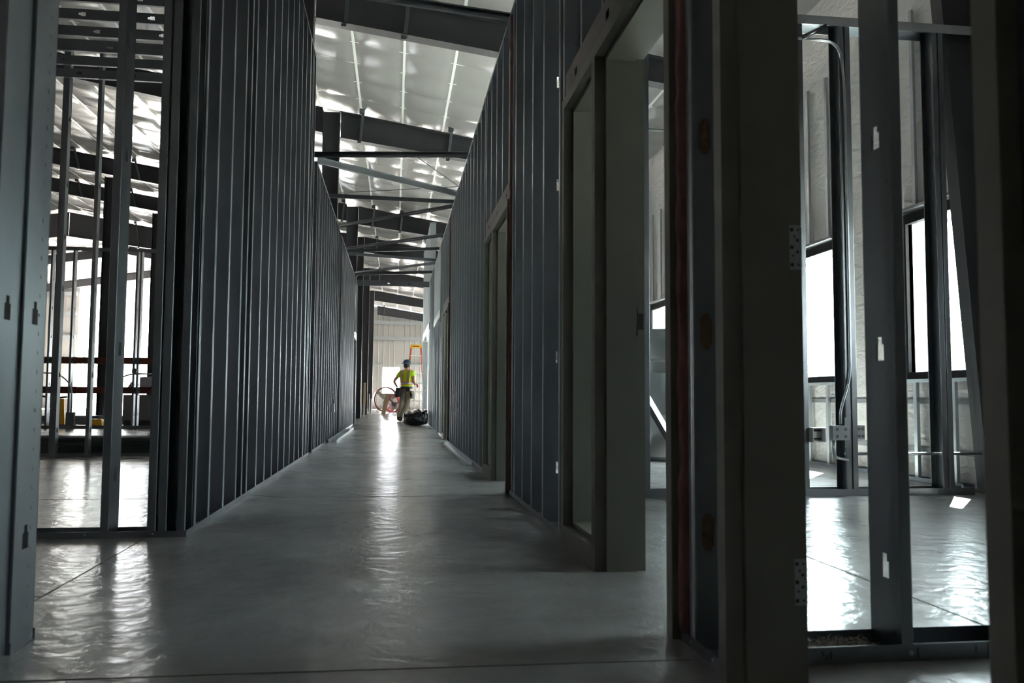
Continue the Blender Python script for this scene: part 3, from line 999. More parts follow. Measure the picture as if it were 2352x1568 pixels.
for i, o in enumerate(OFF):
    door_frame(2.49 + o, 3.41 + o, 4.07 + o, 'olive-grey steel door and sidelight frame on the right, ' + dn[i], strike=0.96 if i == 0 else None)
    header((XR - .003, 2.43 + o, 2.187), (0, 4.14 + o, 0), WD + .006, 0.15, 'brownish steel header over the right door frame ' + dn[i])
    for j in range(4):
        stud(XR + WD / 2, 2.55 + .41 * j + o, 2.34, ZR - 2.345, 0, 'short stud above the %s door frame, %s from its near side' % (nth(i + 2), nth(j + 1)),
             'short studs above the door frames', holes=(.4, 1.0))
    # jack stud and insulation beside the frame's near jamb
    yb = 2.335 + o
    stud(XR + WD / 2, yb, 0.002, ZR, 0, 'bright edged jamb stud beside the right door frame ' + dn[i], 'jamb studs beside the door frames',
         big=True, holes=(0.27, 0.84, 1.41, 2.0, 2.6, 3.2))
    bt = MB()
    rn = random.Random(i)
    n = 60
    rows = []
    for kz in range(n + 1):
        z = 0.03 + (ZR - 0.1) * kz / n
        d1, d2 = rn.uniform(-.006, .006), rn.uniform(-.004, .004)
        rows.append([(XR - 0.012 + d1, yb + 0.049, z), (XR - .016 + d1 + d2, yb + 0.074, z), (XR - 0.010 + d2, yb + .099, z), (XR + .145, yb + .099, z), (XR + .145, yb + .049, z)])
    for kz in range(n):
        for q in range(5):
            bt.face([rows[kz][q], rows[kz][(q + 1) % 5], rows[kz + 1][(q + 1) % 5], rows[kz + 1][q]])
    bt.face(rows[0]); bt.face(rows[-1])
    tag(bt.obj('insulation_batt', M['pink'], smooth=True), 'pink fiberglass strip packed beside the right door frame ' + dn[i], 'insulation', 'pink insulation by the door frames')
    bt = MB()
    bt.box((XR + .02, yb + 0.004, .05), (XR + .14, yb + .036, ZR - .1))
    tag(bt.obj('insulation_fill', M['brown_ins']), 'tan insulation behind the jamb stud slots, door frame ' + dn[i], 'insulation', 'tan insulation inside the jamb studs')

# ------------------------------------------------------------------ right corridor wall studs
def rstuds(ys, z0, h, where, group, m='galv', **k):
    for i, y in enumerate(ys):
        stud(XR + WD / 2, y, z0, h, 0, 'grey stud in right wall %s, %s from near side' % (where, nth(i + 1)), group, m=m, **k)
rstuds([4.19, 4.30, 4.79, 5.19, 5.57, 5.96], .002, ZR, 'between the nearer frames', 'right wall studs between the nearer frames')
rstuds([7.96] + [8.10 + .4064 * i for i in range(13)], .002, ZR, 'between the middle and farthest frames', 'right wall studs between the farther frames', holes=())
rstuds([15.05, 15.20, 15.60, 16.0, 16.2], .002, ZR, 'beyond the farthest door frame', 'right wall studs beyond the farthest frame')
rstuds([17.28, 18.30, 18.9], .002, 2.24, 'inside its wide opening', 'posts in the wide opening of the right wall')
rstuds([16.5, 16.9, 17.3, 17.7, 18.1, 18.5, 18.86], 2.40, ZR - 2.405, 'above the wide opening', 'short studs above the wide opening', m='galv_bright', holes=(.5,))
rstuds([19.05 + .4064 * i for i in range(6)], .002, ZR, 'past the wide opening', 'right wall studs past the wide opening')
header((XR - .003, 16.26, 2.25), (0, 18.98, 0), WD + .006, 0.145, 'pale steel header over the wide opening far along the right wall', 'galv_bright')
# taller part at the far end; its strong light is put into paler steel
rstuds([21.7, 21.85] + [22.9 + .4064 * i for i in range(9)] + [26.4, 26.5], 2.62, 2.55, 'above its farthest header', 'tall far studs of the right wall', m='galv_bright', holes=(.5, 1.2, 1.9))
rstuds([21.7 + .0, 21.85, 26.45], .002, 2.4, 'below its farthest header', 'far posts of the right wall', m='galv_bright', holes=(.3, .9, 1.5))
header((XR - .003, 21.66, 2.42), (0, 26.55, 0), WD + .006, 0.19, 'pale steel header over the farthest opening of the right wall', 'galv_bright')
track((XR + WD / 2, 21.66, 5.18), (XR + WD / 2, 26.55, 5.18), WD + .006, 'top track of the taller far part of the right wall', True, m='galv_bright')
b = MB(); b.box((XR + .01, 26.21, 2.64), (XR + .14, 26.38, 5.1))
tag(b.obj('insulation_batt', M['pink']), 'pink insulation strip high in the taller far wall part', 'insulation')
stud(1.60, 28.8, 0.002, 5.35, 0, 'wide steel stud standing beyond the ladder past the far end of the right wall', None, w=0.30, m='galv', fl=.05)
segs = [(2.10, 2.435), (4.13, 6.21), (7.86, 13.28), (14.99, 16.3), (18.98, 21.5)]
for i, (a, c) in enumerate(segs):
    track((XR + WD / 2, a, 0), (XR + WD / 2, c, 0), WD + .006, 'bottom track of the right corridor wall, %s length from the camera' % nth(i + 1), group='bottom tracks of the right wall', screws=.41)
for i, (a, c) in enumerate([(-3.6, 4.3), (4.31, 10.5), (10.51, 16.0), (16.01, 21.6)]):
    track((XR + WD / 2, a, ZR + .004), (XR + WD / 2, c, ZR + .004), WD + .006, 'top track of the right corridor wall, %s length from the camera' % nth(i + 1), True, group='top tracks of the right wall')
# wall end by the camera (right edge)
for i, y in enumerate((1.034, 0.988, 0.942)):
    stud(XR + WD / 2, y, .002, ZR, pi, 'steel stud packed beside the nearest door frame at the right picture edge, %s in' % nth(i + 1), 'packed studs at the right picture edge', holes=())
for i in range(11):  # unseen studs added to block slanting light from the right rooms
    stud(XR + WD / 2, 0.66 - .4064 * i, .002, ZR, pi, 'added light-blocking stud in the right wall behind the picture edge, %s from the nearest frame' % nth(i + 1), 'studs beside and behind the camera', holes=())
for i in range(3):  # out-of-view studs added to hold back light from the left bay
    stud(-1.30 - .4064 * i, 2.58, .002, ZTALL, radians(90), 'added light-screening stud left of the near-left wall end, %s from the corridor' % nth(i + 1), 'studs left of the near wall end', holes=())
track((XR + WD / 2, -3.6, 0), (XR + WD / 2, 1.03, 0), WD + .006, 'bottom track of the right corridor wall beside the camera')
header((XR - .003, 1.0, 2.187), (0, 2.11, 0), WD + .006, 0.15, 'brownish steel header over the nearest door frame')
b = MB()
b.box((XR + .02, 5.205, 0.66), (XR + .13, 5.212, 0.78))
b.box((XR + .02, 4.805, 0.44), (XR + .13, 4.811, 0.60))
b.obj('backing_plate', M['galv_bright'])
tag(bpy.data.objects['backing_plate'], 'small steel backing plates fixed between two right wall studs', 'plate')

# ------------------------------------------------------------------ braces across the corridor at wall-top height
MEM = [((-1.0, 6.2, 3.72), (0.86, 6.45, 3.68), 0.062), ((-1.05, 10.72, 3.72), (0.86, 10.35, 3.70), 0.07), ((-1.03, 10.98, 3.725), (0.86, 12.4, 3.70), 0.09),
       ((-1.03, 12.95, 3.73), (0.86, 12.88, 3.69), 0.062), ((-1.03, 15.3, 3.73), (0.86, 13.2, 3.69), 0.062), ((-1.03, 17.65, 3.73), (0.86, 15.6, 3.69), 0.062),
       ((-1.03, 17.85, 3.73), (0.86, 17.03, 3.69), 0.062), ((-1.03, 18.2, 3.73), (0.86, 18.5, 3.69), 0.062), ((-1.03, 21.1, 3.73), (0.86, 18.92, 3.69), 0.062),
       ((-1.03, 21.25, 3.73), (0.86, 20.26, 3.69), 0.07), ((-1.03, 22.5, 3.69), (0.86, 22.4, 3.67), 0.15)]
for i, (p, q, w) in enumerate(MEM):
    p, q = Vector(p), Vector(q)
    L = (q - p).length
    me = stud_mesh(round(L, 3), w=w, fl=0.032, holes=() if w < .1 else (.8, 1.35))
    o = link('cross_brace', me)
    d = (q - p).normalized()
    yv = d.cross(Vector((0, 0, 1))).normalized()          # flange direction, horizontal
    xv = yv.cross(d)
    tw = radians((0, 10, 0, 0, 28, 28, 0, 0, 28, 0, 0)[i])
    xv, yv = xv * cos(tw) - yv * sin(tw), yv * cos(tw) + xv * sin(tw)
    o.matrix_world = Matrix(((xv.x, yv.x, d.x, p.x), (xv.y, yv.y, d.y, p.y), (xv.z, yv.z, d.z, p.z), (0, 0, 0, 1)))
    tag(o, 'steel stud laid across the corridor between the wall tops, %s from the camera' % nth(i + 1), 'brace', 'studs spanning the corridor overhead')
conduit([(XL + .015, 21.3, 2.3), (XL + .015, 21.3, 3.66), (XL + .1, 21.6, 3.8)], 'thin bent pipe rising along the far end of the left wall', 0.011, 'galv')

# ------------------------------------------------------------------ right rooms: cross walls
YA = 2.17 + WD / 2
studA = stud(1.364, YA, 0.002, ZR, radians(-90), 'blue-grey steel stud with keyholes standing in the near right cross wall', None, holes=(0.205, 0.81, 1.42, 2.03, 2.64, 3.2), lip=.012, fl=.033)
dimples(studA.name, 40, .06, .052, .052)
stud(1.80, YA, 0.002, ZR, radians(-90), 'steel stud of the near right cross wall hidden past the door jamb', None)
ta = track((1.03, YA, 0), (4.58, YA, 0), WD + .004, 'bottom track of the near right cross wall with marker ticks', lip=0.045)
track((1.03, YA, ZR + .004), (4.58, YA, ZR + .004), WD + .006, 'top track of the near right cross wall', True)
b = MB()
yk = 2.17 - 0.0042
for (x, z, w, h, sk) in ((1.155, .012, .004, .022, .0), (1.135, .022, .004, .014, -.006), (1.141, .012, .004, .012, .006), (1.404, .010, .004, .026, .0), (1.575, .014, .003, .022, .0), (1.612, .0, .0015, .045, 0)):
    b.prism([(x, z), (x + w, z), (x + w + sk, z + h), (x + sk, z + h)], 'y', yk, yk + .0008)
b.obj('marker_ticks', M['ink'], ta).matrix_parent_inverse = ta.matrix_world.inverted()
ta_inv = Matrix.Translation(-Vector((1.03, YA, 0)))
bpy.data.objects['marker_ticks'].matrix_parent_inverse = ta_inv
b = MB(); b.lathe([(0, -.006), (.006, -.005), (.008, 0)], 10, (1.385, 2.1665, .022), 'y'); q = b.obj('screw_head', M['galv_bright'], ta); q.matrix_parent_inverse = ta_inv
for i, x in enumerate((1.47, 1.585)):
    b = MB(); b.lathe([(0.0, .006), (.005, .005), (.011, .002), (.011, 0)], 12, (x, 2.235, 0.0015)); q = b.obj('fastener', M['blue'], ta, smooth=True); q.matrix_parent_inverse = ta_inv
b = MB()
rn = random.Random(5)
for i in range(700):
    x, y = rn.uniform(1.09, 1.33), rn.uniform(2.18, 2.30)
    r = rn.uniform(.005, .014) * (1.2 - abs(x - 1.2) * 4)
    p = Vector((x, y, 0.004 + rn.uniform(0, .03)))
    q = Vector((rn.uniform(-1, 1), rn.uniform(-1, 1), rn.uniform(-.3, 1))).normalized() * max(r, .005)
    b.tube([p - q, p + Vector((0, 0, .004)), p + q], [.0004, .0014, .0004], 4)
tag(b.obj('insulation_fluff', M['fluff'], smooth=True), 'white insulation fluff lying in the near right track', 'insulation', None, 'stuff')

YB = 5.87 + WD / 2
for x, r, lab in ((1.76, -90, 'steel stud of the second right cross wall seen past the door strike'), (2.955, -90, 'steel stud of the second right cross wall behind the hinge jamb'),
                  (3.335, -90, 'steel stud carrying the electrical box in the second right cross wall'),
                  (3.325, 90, 'steel stud backing the one with the electrical box'),
                  (4.10, -90, 'right one of the paired steel studs before the right window'), (4.09, 90, 'left one of the paired steel studs before the right window'),
                  (2.2, -90, 'steel stud of the second right cross wall hidden behind the jambs, left one'), (2.6, -90, 'steel stud of the second right cross wall hidden behind the jambs, right one')):
    stud(x, YB, 0.002, ZR - 0.06, radians(r), lab, 'studs of the second right cross wall', w=0.152)
track((1.03, YB, 0), (4.30, YB, 0), WD + .006, 'bottom track of the second right cross wall', lip=0.05)
track((1.03, YB, ZR - .05), (4.55, YB, ZR - .05), WD + .01, 'top track of the second right cross wall', True, lip=0.07, m='galv_bright')
b = MB(); b.bar((1.85, 6.75, 1.02), (2.32, 6.3, 0.0), 0.09, 0.04)
tag(b.obj('diagonal_brace', M['galv']), 'slanting steel brace in front of the big duct', 'brace')
conduit([(1.03, 6.1, 0.985), (2.9, 6.1, 0.985)], 'thin level pipe crossing in front of the big duct', 0.010)
b = MB()
b.tube([(1.3, YB + .02, 2.68), (2.6, YB + .02, 2.68)], .012, 8)
tag(b.obj('conduit', M['galv']), 'thin level pipe high behind the second door frame', 'conduit')
# electrical on the boxed stud
junction_box(3.215, YB - .08, 0.46, 0.13, 0.105, 0.055, 'galvanized square electrical box on the second cross wall stud')
junction_box(3.405, YB - .02, 0.46, 0.06, 0.105, 0.05, 'smaller electrical box on the right side of the stud')
junction_box(3.045, YB - .076, 0.445, 0.10, 0.105, 0.06, 'open electrical box half hidden by the hinge jamb', 'white_plastic', False, True)
b = MB(); b.box((3.272, YB - .080, 0.35), (3.318, YB - .0785, 0.57))
tag(b.obj('box_bracket', M['galv']), 'flat steel bracket behind the electrical box', 'bracket')
conduit([(3.23, YB - .1, 0.52), (3.23, YB - .1, 0.62), (3.318, YB - .09, 0.85), (3.318, YB - .09, 3.1), (3.28, YB - .09, 3.4), (2.95, YB - .09, 3.4)], 'tall bent pipe running up the boxed stud', 0.011)
conduit([(3.17, YB - .1, 0.405), (3.17, YB - .1, 0.28), (3.30, YB - .09, 0.262), (3.30, YB, 0.262)], 'short bent pipe curving below the electrical box', 0.011)
conduit([(3.31, YB, 0.30), (4.5, YB, 0.30)], 'level pipe running through the cross wall studs to the right window', 0.011)
b = MB(); b.tube([(2.98, 5.845, 3.40), (3.17, 5.84, 3.50)], .018, 12)
tag(b.obj('conduit', M['galv'], smooth=True), 'open pipe stub pointing up below the cross wall top track', 'conduit')

# exterior wall furring: studs, girts and sill rails
for i, (y, z0, z1) in enumerate(((6.46, 0.0, .88), (6.98, 0.0, .88), (7.6, 0, .88), (8.53, 0, .88), (8.93, 0, .88), (9.4, 0, .88), (14.3, 0, .88))):
    stud(XE - 0.05, y, z0 + .002, z1 - z0 - .004, radians(-90), 'short furring stud below the right windows, %s from the near end' % nth(i + 1), 'furring studs below the right windows', m='galv_bright', w=0.05, holes=(), fl=.03)
for i, (y, z1) in enumerate(((6.5, 4.2), (6.95, 4.23), (8.49, 4.19), (8.91, 4.19), (14.3, 4.03), (14.75, 4.02))):
    stud(XE - 0.03, y, 2.42, z1 - 2.42, radians(-90), 'long furring stud above the right windows, %s from the near end' % nth(i + 1), 'furring studs above the right windows', m='galv_bright', w=0.045, holes=(), fl=.028)
for i, z in enumerate((0.69, 0.27)):
    b = MB()
    b.box((XE - 0.0, 6.3, z - .02), (XE + .018, 14.9, z + .02))
    tag(b.obj('wall_girt', M['girt']), '%s level rail across the white insulation under the right windows' % ('upper' if i == 0 else 'lower'), 'girt', 'rails under the right windows')
track((XE - 0.045, 6.3, 0), (XE - .045, 15.0, 0), 0.098, 'bottom track along the right outer wall')
for i, (a, c) in enumerate(WIN):
    if 5.5 < a < 15:
        b = MB(); b.box((XE - 0.06, a - .1, 0.855), (XE - .012, c + .1, 0.885))
        tag(b.obj('sill_rail', M['galv_bright']), 'steel sill rail under window, %s from the near side' % nth(i), 'rail', 'sill rails')
        b = MB(); b.box((XE - 0.10, a - .1, 2.395), (XE - .012, c + .1, 2.42))
        tag(b.obj('window_head_rail', M['galv']), 'steel head rail above window, %s from the near side' % nth(i), 'rail', 'head rails')

# big galvanized duct
o = empty('duct_section', 'big galvanized round duct section standing on end in the right room', 'duct', (3.12, 9.5, 0))
b = MB()
prof = [(0.30, 0), (0.315, 0.0), (0.315, 0.05)]
z = 0.05
while z < 1.44:
    prof += [(0.300, z + .004), (0.300, z + .46), (0.303, z + .465)]
    z += 0.47
prof += [(0.30, 1.49), (0.294, 1.49), (0.294, 0.0)]
b.lathe(prof, 40)
b.obj('shell', M['galv_bright'], o, smooth=True)
b = MB(); b.lathe([(0.32, 0), (0.33, 0), (0.33, 0.05), (0.32, .05)], 40); b.obj('end_collar', M['galv'], o, smooth=True)

# ------------------------------------------------------------------ loose things along the corridor
for i, (x0, y0, x1, y1) in enumerate(((-0.965, 13.25, -0.985, 18.7), (-0.89, 13.2, -0.905, 18.6))):
    b = MB()
    w = .028
    b.face([(-w, 0, .002), (w, 0, .002), (w, y1 - y0, .002), (-w, y1 - y0, .002)])
    b.face([(-w, 0, .002), (-w, 0, .05), (-w, y1 - y0, .05), (-w, y1 - y0, .002)])
    b.face([(w, 0, .002), (w, 0, .05), (w, y1 - y0, .05), (w, y1 - y0, .002)])
    o = b.obj('loose_track', M['galv_bright'], solid=.0014, loc=(x0, y0, 0))
    tag(o, 'loose steel track lying on the floor along the left wall, %s one' % ('inner' if i == 0 else 'outer'), 'track', 'loose tracks along the left wall')
for i, (x0, y0, y1) in enumerate(((0.79, 8.9, 13.2), (0.745, 8.87, 13.0))):
    b = MB()
    b.face([(-.018, 0, .002), (.018, 0, .002), (.018, y1 - y0, .002), (-.018, y1 - y0, .002)])
    b.face([(.018, 0, .002), (.018, 0, .04), (.018, y1 - y0, .04), (.018, y1 - y0, .002)])
    o = b.obj('loose_angle', M['galv_bright'], solid=.0014, loc=(x0, y0, 0))
    tag(o, 'loose steel angle lying on the floor along the right wall, %s one' % ('inner' if i == 0 else 'outer'), 'angle', 'loose angles along the right wall')
junction_box(XL + .0245, 14.235, 0.52, 0.05, 0.14, 0.07, 'small electrical box on the lower left corridor wall', 'galv_bright', False)
conduit([(XL + .025, 14.2, 0.59), (XL + .025, 14.2, 0.78)], 'short pipe above the small box on the left corridor wall', 0.010, 'galv')

# black rubbish bag
def bag():
    o = empty('rubbish_bag', 'full black plastic rubbish bag lying by the right wall', 'bag', (0.52, 21.2, 0))
    bm = bmesh.new()
    bmesh.ops.create_icosphere(bm, subdivisions=5, radius=1.0)
    for v in bm.verts:
        p = v.co
        a = math.atan2(p.y, p.x)
        fold = 0.05 * sin(7 * a + 3 * p.z + 1.2 * sin(5 * p.z)) + 0.035 * sin(13 * a - 6 * p.z) + 0.04 * sin(9 * p.x + 4 * p.y)
        r = 1 + fold * (0.5 + 0.5 * p.z)
        sq = lambda t, e: math.copysign(abs(t) ** e, t)
        x, y, z = sq(p.x, .8) * r * 0.315, p.y * r * 0.30, sq(p.z, .62) * r * 0.175 + 0.17
        if p.z > 0.2:
            z += 0.03 * sin(6 * p.x + 1) + 0.02 * sin(11 * p.x)
        v.co = (x, y, max(0.003, z))
    me = bpy.data.meshes.new('bag_body')
    bm.to_mesh(me); bm.free()
    me.materials.append(M['bag'])
    me.polygons.foreach_set('use_smooth', [True] * len(me.polygons))
    link('bag_body', me, o)
    b = MB()
    b.tube([(0.18, -0.12, 0.31), (0.22, -0.14, 0.345), (0.255, -0.17, 0.355), (0.26, -0.21, 0.33)], [.045, .022, .04, .012], 10)
    b.obj('knotted_neck', M['bag'], o, smooth=True)
bag()

# step ladder
def ladder():
    o = empty('step_ladder', 'orange fiberglass step ladder with yellow top behind the worker', 'ladder', (0.66, 27.2, 0))
    H = 2.36
    def rx(s, z):
        return s * (0.34 - (0.34 - 0.165) * z / H)
    def ry(z):
        return 0.0 + 0.42 * z / H
    for s in (-1, 1):
        b = MB(); b.bar((rx(s, 0), ry(0), 0.02), (rx(s, H), ry(H), H), 0.035, 0.075, (0, 1, 0)); b.obj('front_rail', M['orange_rail'], o)
        b = MB(); b.bar((rx(s, 0) * .95, 1.15, 0.02), (rx(s, H) * .9, .48, H - .05), 0.03, 0.05, (0, 1, 0)); b.obj('rear_rail', M['orange_rail'], o)
        b = MB(); b.box((rx(s, 0) - .03, -.04, 0), (rx(s, 0) + .03, .05, .05)); b.obj('foot', M['dark'], o)
    for k in range(1, 8):
        z = 0.29 * k
        b = MB(); b.box((rx(-1, z), ry(z) - .05, z - .012), (rx(1, z), ry(z) + .04, z + .014)); b.obj('step', M['alu'], o)
        if k in (1, 2, 3):
            b = MB(); b.bar((rx(1, z) - .02, ry(z), z - .12), (rx(1, z) * .35, ry(z), z - .01), .02, .004, (0, 1, 0)); b.obj('step_brace', M['alu'], o)
    for k in range(2, 8, 2):
        z = 0.29 * k
        yy = 1.15 + (.48 - 1.15) * z / H
        b = MB(); b.bar((-.25, yy, z), (.25, yy, z), .025, .025); b.obj('rear_bar', M['alu'], o)
    b = MB(); b.prism([(-.185, H - .07), (.185, H - .07), (.165, H + .03), (-.165, H + .03)], 'y', .34, .60); t = b.obj('top_cap', M['yellow'], o)
    b = MB(); b.box((-.10, .336, H - .035), (.10, .340, H - .012)); b.obj('printed_mark', M['ink'], t)
ladder()

# drum fans
def drum_fan(x, y, r, depth, rz, label, mat_ring, spokes):
    o = empty('drum_fan', label, 'fan', (x, y, 0), rz, 'drum fans')
    c = (0, 0, r + 0.06)
    b = MB(); b.lathe([(r, -depth / 2), (r + .05, -depth / 2), (r + .05, depth / 2), (r, depth / 2), (r - .004, depth / 2), (r - .004, -depth / 2), (r, -depth / 2)], 48, c, 'y'); b.obj('drum', mat_ring, o, smooth=False)
    b = MB()
    for k in range(4):
        rr = r * (k + 1) / 4.6
        b.tube([(c[0] + rr * cos(t), -depth / 2, c[2] + rr * sin(t)) for t in [2 * pi * i / 32 for i in range(32)]], .004, 5, True)
    for k in range(spokes):
        t = 2 * pi * k / spokes
        b.tube([(0, -depth / 2, c[2]), (r * cos(t), -depth / 2, c[2] + r * sin(t))], .0035, 5)
    b.obj('wire_guard', M['grey_paint'], o)
    b = MB(); b.lathe([(0, -.1), (.07, -.1), (.09, 0), (.09, .12), (0, .12)], 20, c, 'y'); b.obj('hub', M['grey_paint'], o)
    for k in range(3):
        t = 2 * pi * k / 3 + .3
        b = MB()
        b.bar((c[0] + .08 * cos(t), .02, c[2] + .08 * sin(t)), (c[0] + r * .92 * cos(t), .02, c[2] + r * .92 * sin(t)), .012, r * .3, (cos(t + 1.2), .5, sin(t + 1.2)))
        b.obj('blade', M['alu'], o)
    b = MB()
    for s in (-1, 1):
        b.tube([(s * r * .7, -depth / 2 - .04, .02), (s * r * .7, depth / 2 + .04, .02)], .018, 8)
        b.bar((s * r * .7, 0, .02), (s * r * .75, 0, r * .45), .03, .03)
    b.obj('stand', M['grey_paint'], o)
drum_fan(-0.42, 40.0, 0.53, 0.30, radians(14), 'big dull red drum fan with wire guard near the end wall', M['red_dull'], 36)
drum_fan(-0.03, 38.0, 0.34, 0.34, radians(-30), 'smaller bright red drum fan beside the bigger one', M['red'], 24)

# sawhorse
o = empty('sawhorse', 'rough wooden sawhorse standing before the red fans', 'sawhorse', (0.05, 35.0, 0))
b = MB(); b.box((-.62, -.05, .76), (.72, .05, .83)); b.obj('beam', M['wood'], o)
for sx in (-1, 1):
    for sy in (-1, 1):
        b = MB(); b.bar((sx * .36 + .02, sy * .04, .79), (sx * .52 + .02, sy * .28, 0.0), .17, .04, (0, 1, 0)); b.obj('leg', M['wood'], o)
b = MB(); b.box((-.50, -.16, .42), (-.46, .16, .54)); b.obj('gusset', M['wood'], o)

# timber and pipes leaning by the far left columns
def leaner(p, q, w, h, m, label, cat, name, tube=False, group=None):
    b = MB()
    if tube:
        b.tube([p, q], w, 10)
    else:
        b.bar(p, q, w, h, (0, 1, 0))
    return tag(b.obj(name, M[m]), label, cat, group)
leaner((-1.17, 33.6, 0), (-1.17, 34.0, 1.25), 0.09, .04, 'wood', 'pale timber board leaning by the far left columns', 'board', 'timber_board')
leaner((-1.30, 32.4, 0), (-1.32, 32.6, 1.30), 0.07, .05, 'grey_paint', 'dark green-grey bar leaning by the far left columns', 'bar', 'leaning_bar')
for i, (x, y, h) in enumerate(((-1.08, 37.2, 0.82), (-1.02, 38.0, 0.62), (-1.16, 30.0, .35), (-1.08, 30.6, .42), (-1.22, 30.3, .30))):
    leaner((x, y, 0), (x, y + .02, h), .022, 0, 'white_plastic' if i < 2 else 'galv', 'upright pipe stub by the far left columns, %s from the near end' % nth([4, 5, 1, 3, 2][i]), 'pipe', 'pipe_stub', True, 'pipe stubs by the far left columns')

# ------------------------------------------------------------------ the worker
def skinned(name, nodes, edges, m, parent, root=0, sub=2):
    """one continuous skin grown along connected joints; nodes = [(x,y,z,rx,ry)]"""
    me = bpy.data.meshes.new(name)
    me.from_pydata([n[:3] for n in nodes], edges, [])
    me.materials.append(m)
    o = link(name, me, parent)
    sk = o.modifiers.new('skin', 'SKIN')
    sk.use_smooth_shade = True
    sv = me.skin_vertices[0].data
    for i, n in enumerate(nodes):
        sv[i].radius = (n[3], n[4] if len(n) > 4 else n[3])
        sv[i].use_root = (i == root)
    s = o.modifiers.new('sub', 'SUBSURF')
    s.levels = sub
    s.render_levels = sub
    return o

def worker():
    P = empty('person', 'worker seen from behind in navy helmet, lime hi-vis vest and khaki trousers holding a rod', 'person', (0.24, 24.7, 0), -0.4)
    # joints (x right, y away from camera, z up); feet left of the hips: the weight is shifted
    pel = (0.09, 0.0, 0.92)
    chest = (0.10, 0.02, 1.27)
    neck = (0.09, 0.02, 1.47)
    head = (0.085, 0.04, 1.60)
    lh, lk, la, lt = (0.01, 0, 0.88), (-0.06, 0.03, 0.48), (-0.12, -0.02, 0.09), (-0.14, 0.14, 0.04)
    rh, rk, ra, rt = (0.18, 0, 0.88), (0.10, 0.07, 0.48), (0.0, -0.04, 0.09), (0.02, 0.12, 0.04)
    ls, le, lw = (-0.09, 0.02, 1.41), (-0.235, -0.14, 1.15), (-0.15, -0.06, 0.97)
    rs, re, rw = (0.28, 0.02, 1.41), (0.32, -0.01, 1.14), (0.29, 0.20, 1.07)
    body = [(*pel, .145, .11), (*chest, .155, .11), (*neck, .055, .055), (*head, .085, .1),
            (*lh, .085), (*lk, .06), (*la, .042), (*lt, .035), (*rh, .085), (*rk, .06), (*ra, .042), (*rt, .035),
            (*ls, .06), (*le, .043), (*lw, .03), (*rs, .06), (*re, .043), (*rw, .03), (0.085, 0.05, 1.69, .07, .08)]
    ed = [(0, 1), (1, 2), (2, 3), (3, 18), (0, 4), (4, 5), (5, 6), (6, 7), (0, 8), (8, 9), (9, 10), (10, 11), (1, 12), (12, 13), (13, 14), (1, 15), (15, 16), (16, 17)]
    skinned('body', body, ed, M['skin'], P)
    # face features: nose, ears, eyes, mouth (turned away from the camera)
    b = MB()
    b.tube([(0.085, .135, 1.615), (0.085, .158, 1.585), (.085, .14, 1.575)], [.008, .016, .010], 8)
    for s in (-1, 1):
        b.tube([(.085 + s * .082, .045, 1.565), (.085 + s * .094, .035, 1.60), (.085 + s * .086, .045, 1.63)], [.008, .013, .008], 8)
    b.obj('nose_and_ears', M['skin'], P, smooth=True)
    b = MB()
    for s in (-1, 1):
        b.tube([(.085 + s * .032 - .012, .133, 1.625), (.085 + s * .032, .139, 1.627), (.085 + s * .032 + .012, .133, 1.625)], [.003, .007, .003], 6)
    b.obj('eyes', M['ink'], P)
    b = MB(); b.tube([(.06, .128, 1.545), (.085, .137, 1.542), (.11, .128, 1.545)], [.003, .006, .003], 6); b.obj('mouth', M['glove'], P)
    # hair under the helmet
    bm = bmesh.new(); bmesh.ops.create_icosphere(bm, subdivisions=3, radius=1)
    for v in bm.verts:
        v.co = (v.co.x * .093 + .085, min(v.co.y, .45) * .105 + .03, v.co.z * .10 + 1.615)
        if v.co.y > .05 and v.co.z < 1.63:
            v.co.y = .05
    me = bpy.data.meshes.new('hair'); bm.to_mesh(me); bm.free(); me.materials.append(M['hair'])
    me.polygons.foreach_set('use_smooth', [True] * len(me.polygons)); link('hair', me, P)
    # trousers
    skinned('trousers', [(pel[0], 0, .93, .155, .125), (*lh, .10), (lk[0], lk[1], lk[2], .078), (la[0], la[1], .10, .066), (*rh, .105), (rk[0], rk[1], rk[2], .082), (ra[0], ra[1], .10, .068), (pel[0], 0, 1.0, .15, .12)],
            [(0, 1), (1, 2), (2, 3), (0, 4), (4, 5), (5, 6), (0, 7)], M['khaki'], P)
    # shirt with short sleeves
    skinned('shirt', [(chest[0], chest[1] - .005, 1.20, .178, .15), (pel[0] + .005, 0, .93, .172, .145), (chest[0], .01, 1.40, .155, .125), (neck[0], .02, 1.465, .075, .07),
                      (ls[0], ls[1], ls[2] - .01, .082), ((ls[0] * .45 + le[0] * .55), (ls[1] * .45 + le[1] * .55), ls[2] * .45 + le[2] * .55, .07),
                      (rs[0], rs[1], rs[2] - .01, .082), ((rs[0] * .45 + re[0] * .55), (rs[1] * .45 + re[1] * .55), rs[2] * .45 + re[2] * .55, .07)],
            [(0, 1), (0, 2), (2, 3), (2, 4), (4, 5), (2, 6), (6, 7)], M['lime'], P)
    # vest bands: belt band and two shoulder bands on the back
    def ring(z, rx, ry, h, m, cx=.098, grow=0.0):
        b = MB(); n = 40
        for i in range(n):
            t0, t1 = 2 * pi * i / n, 2 * pi * (i + 1) / n
            a = (cx + (rx) * cos(t0), .012 + ry * sin(t0)); c = (cx + rx * cos(t1), .012 + ry * sin(t1))
            b.face([(*a, z), (*c, z), (*c, z + h), (*a, z + h)])
        return b.obj('vest_band', m, P, solid=.004)
    ring(1.055, .178, .166, .10, M['orange'])
    ring(1.075, .181, .169, .06, M['silver'])
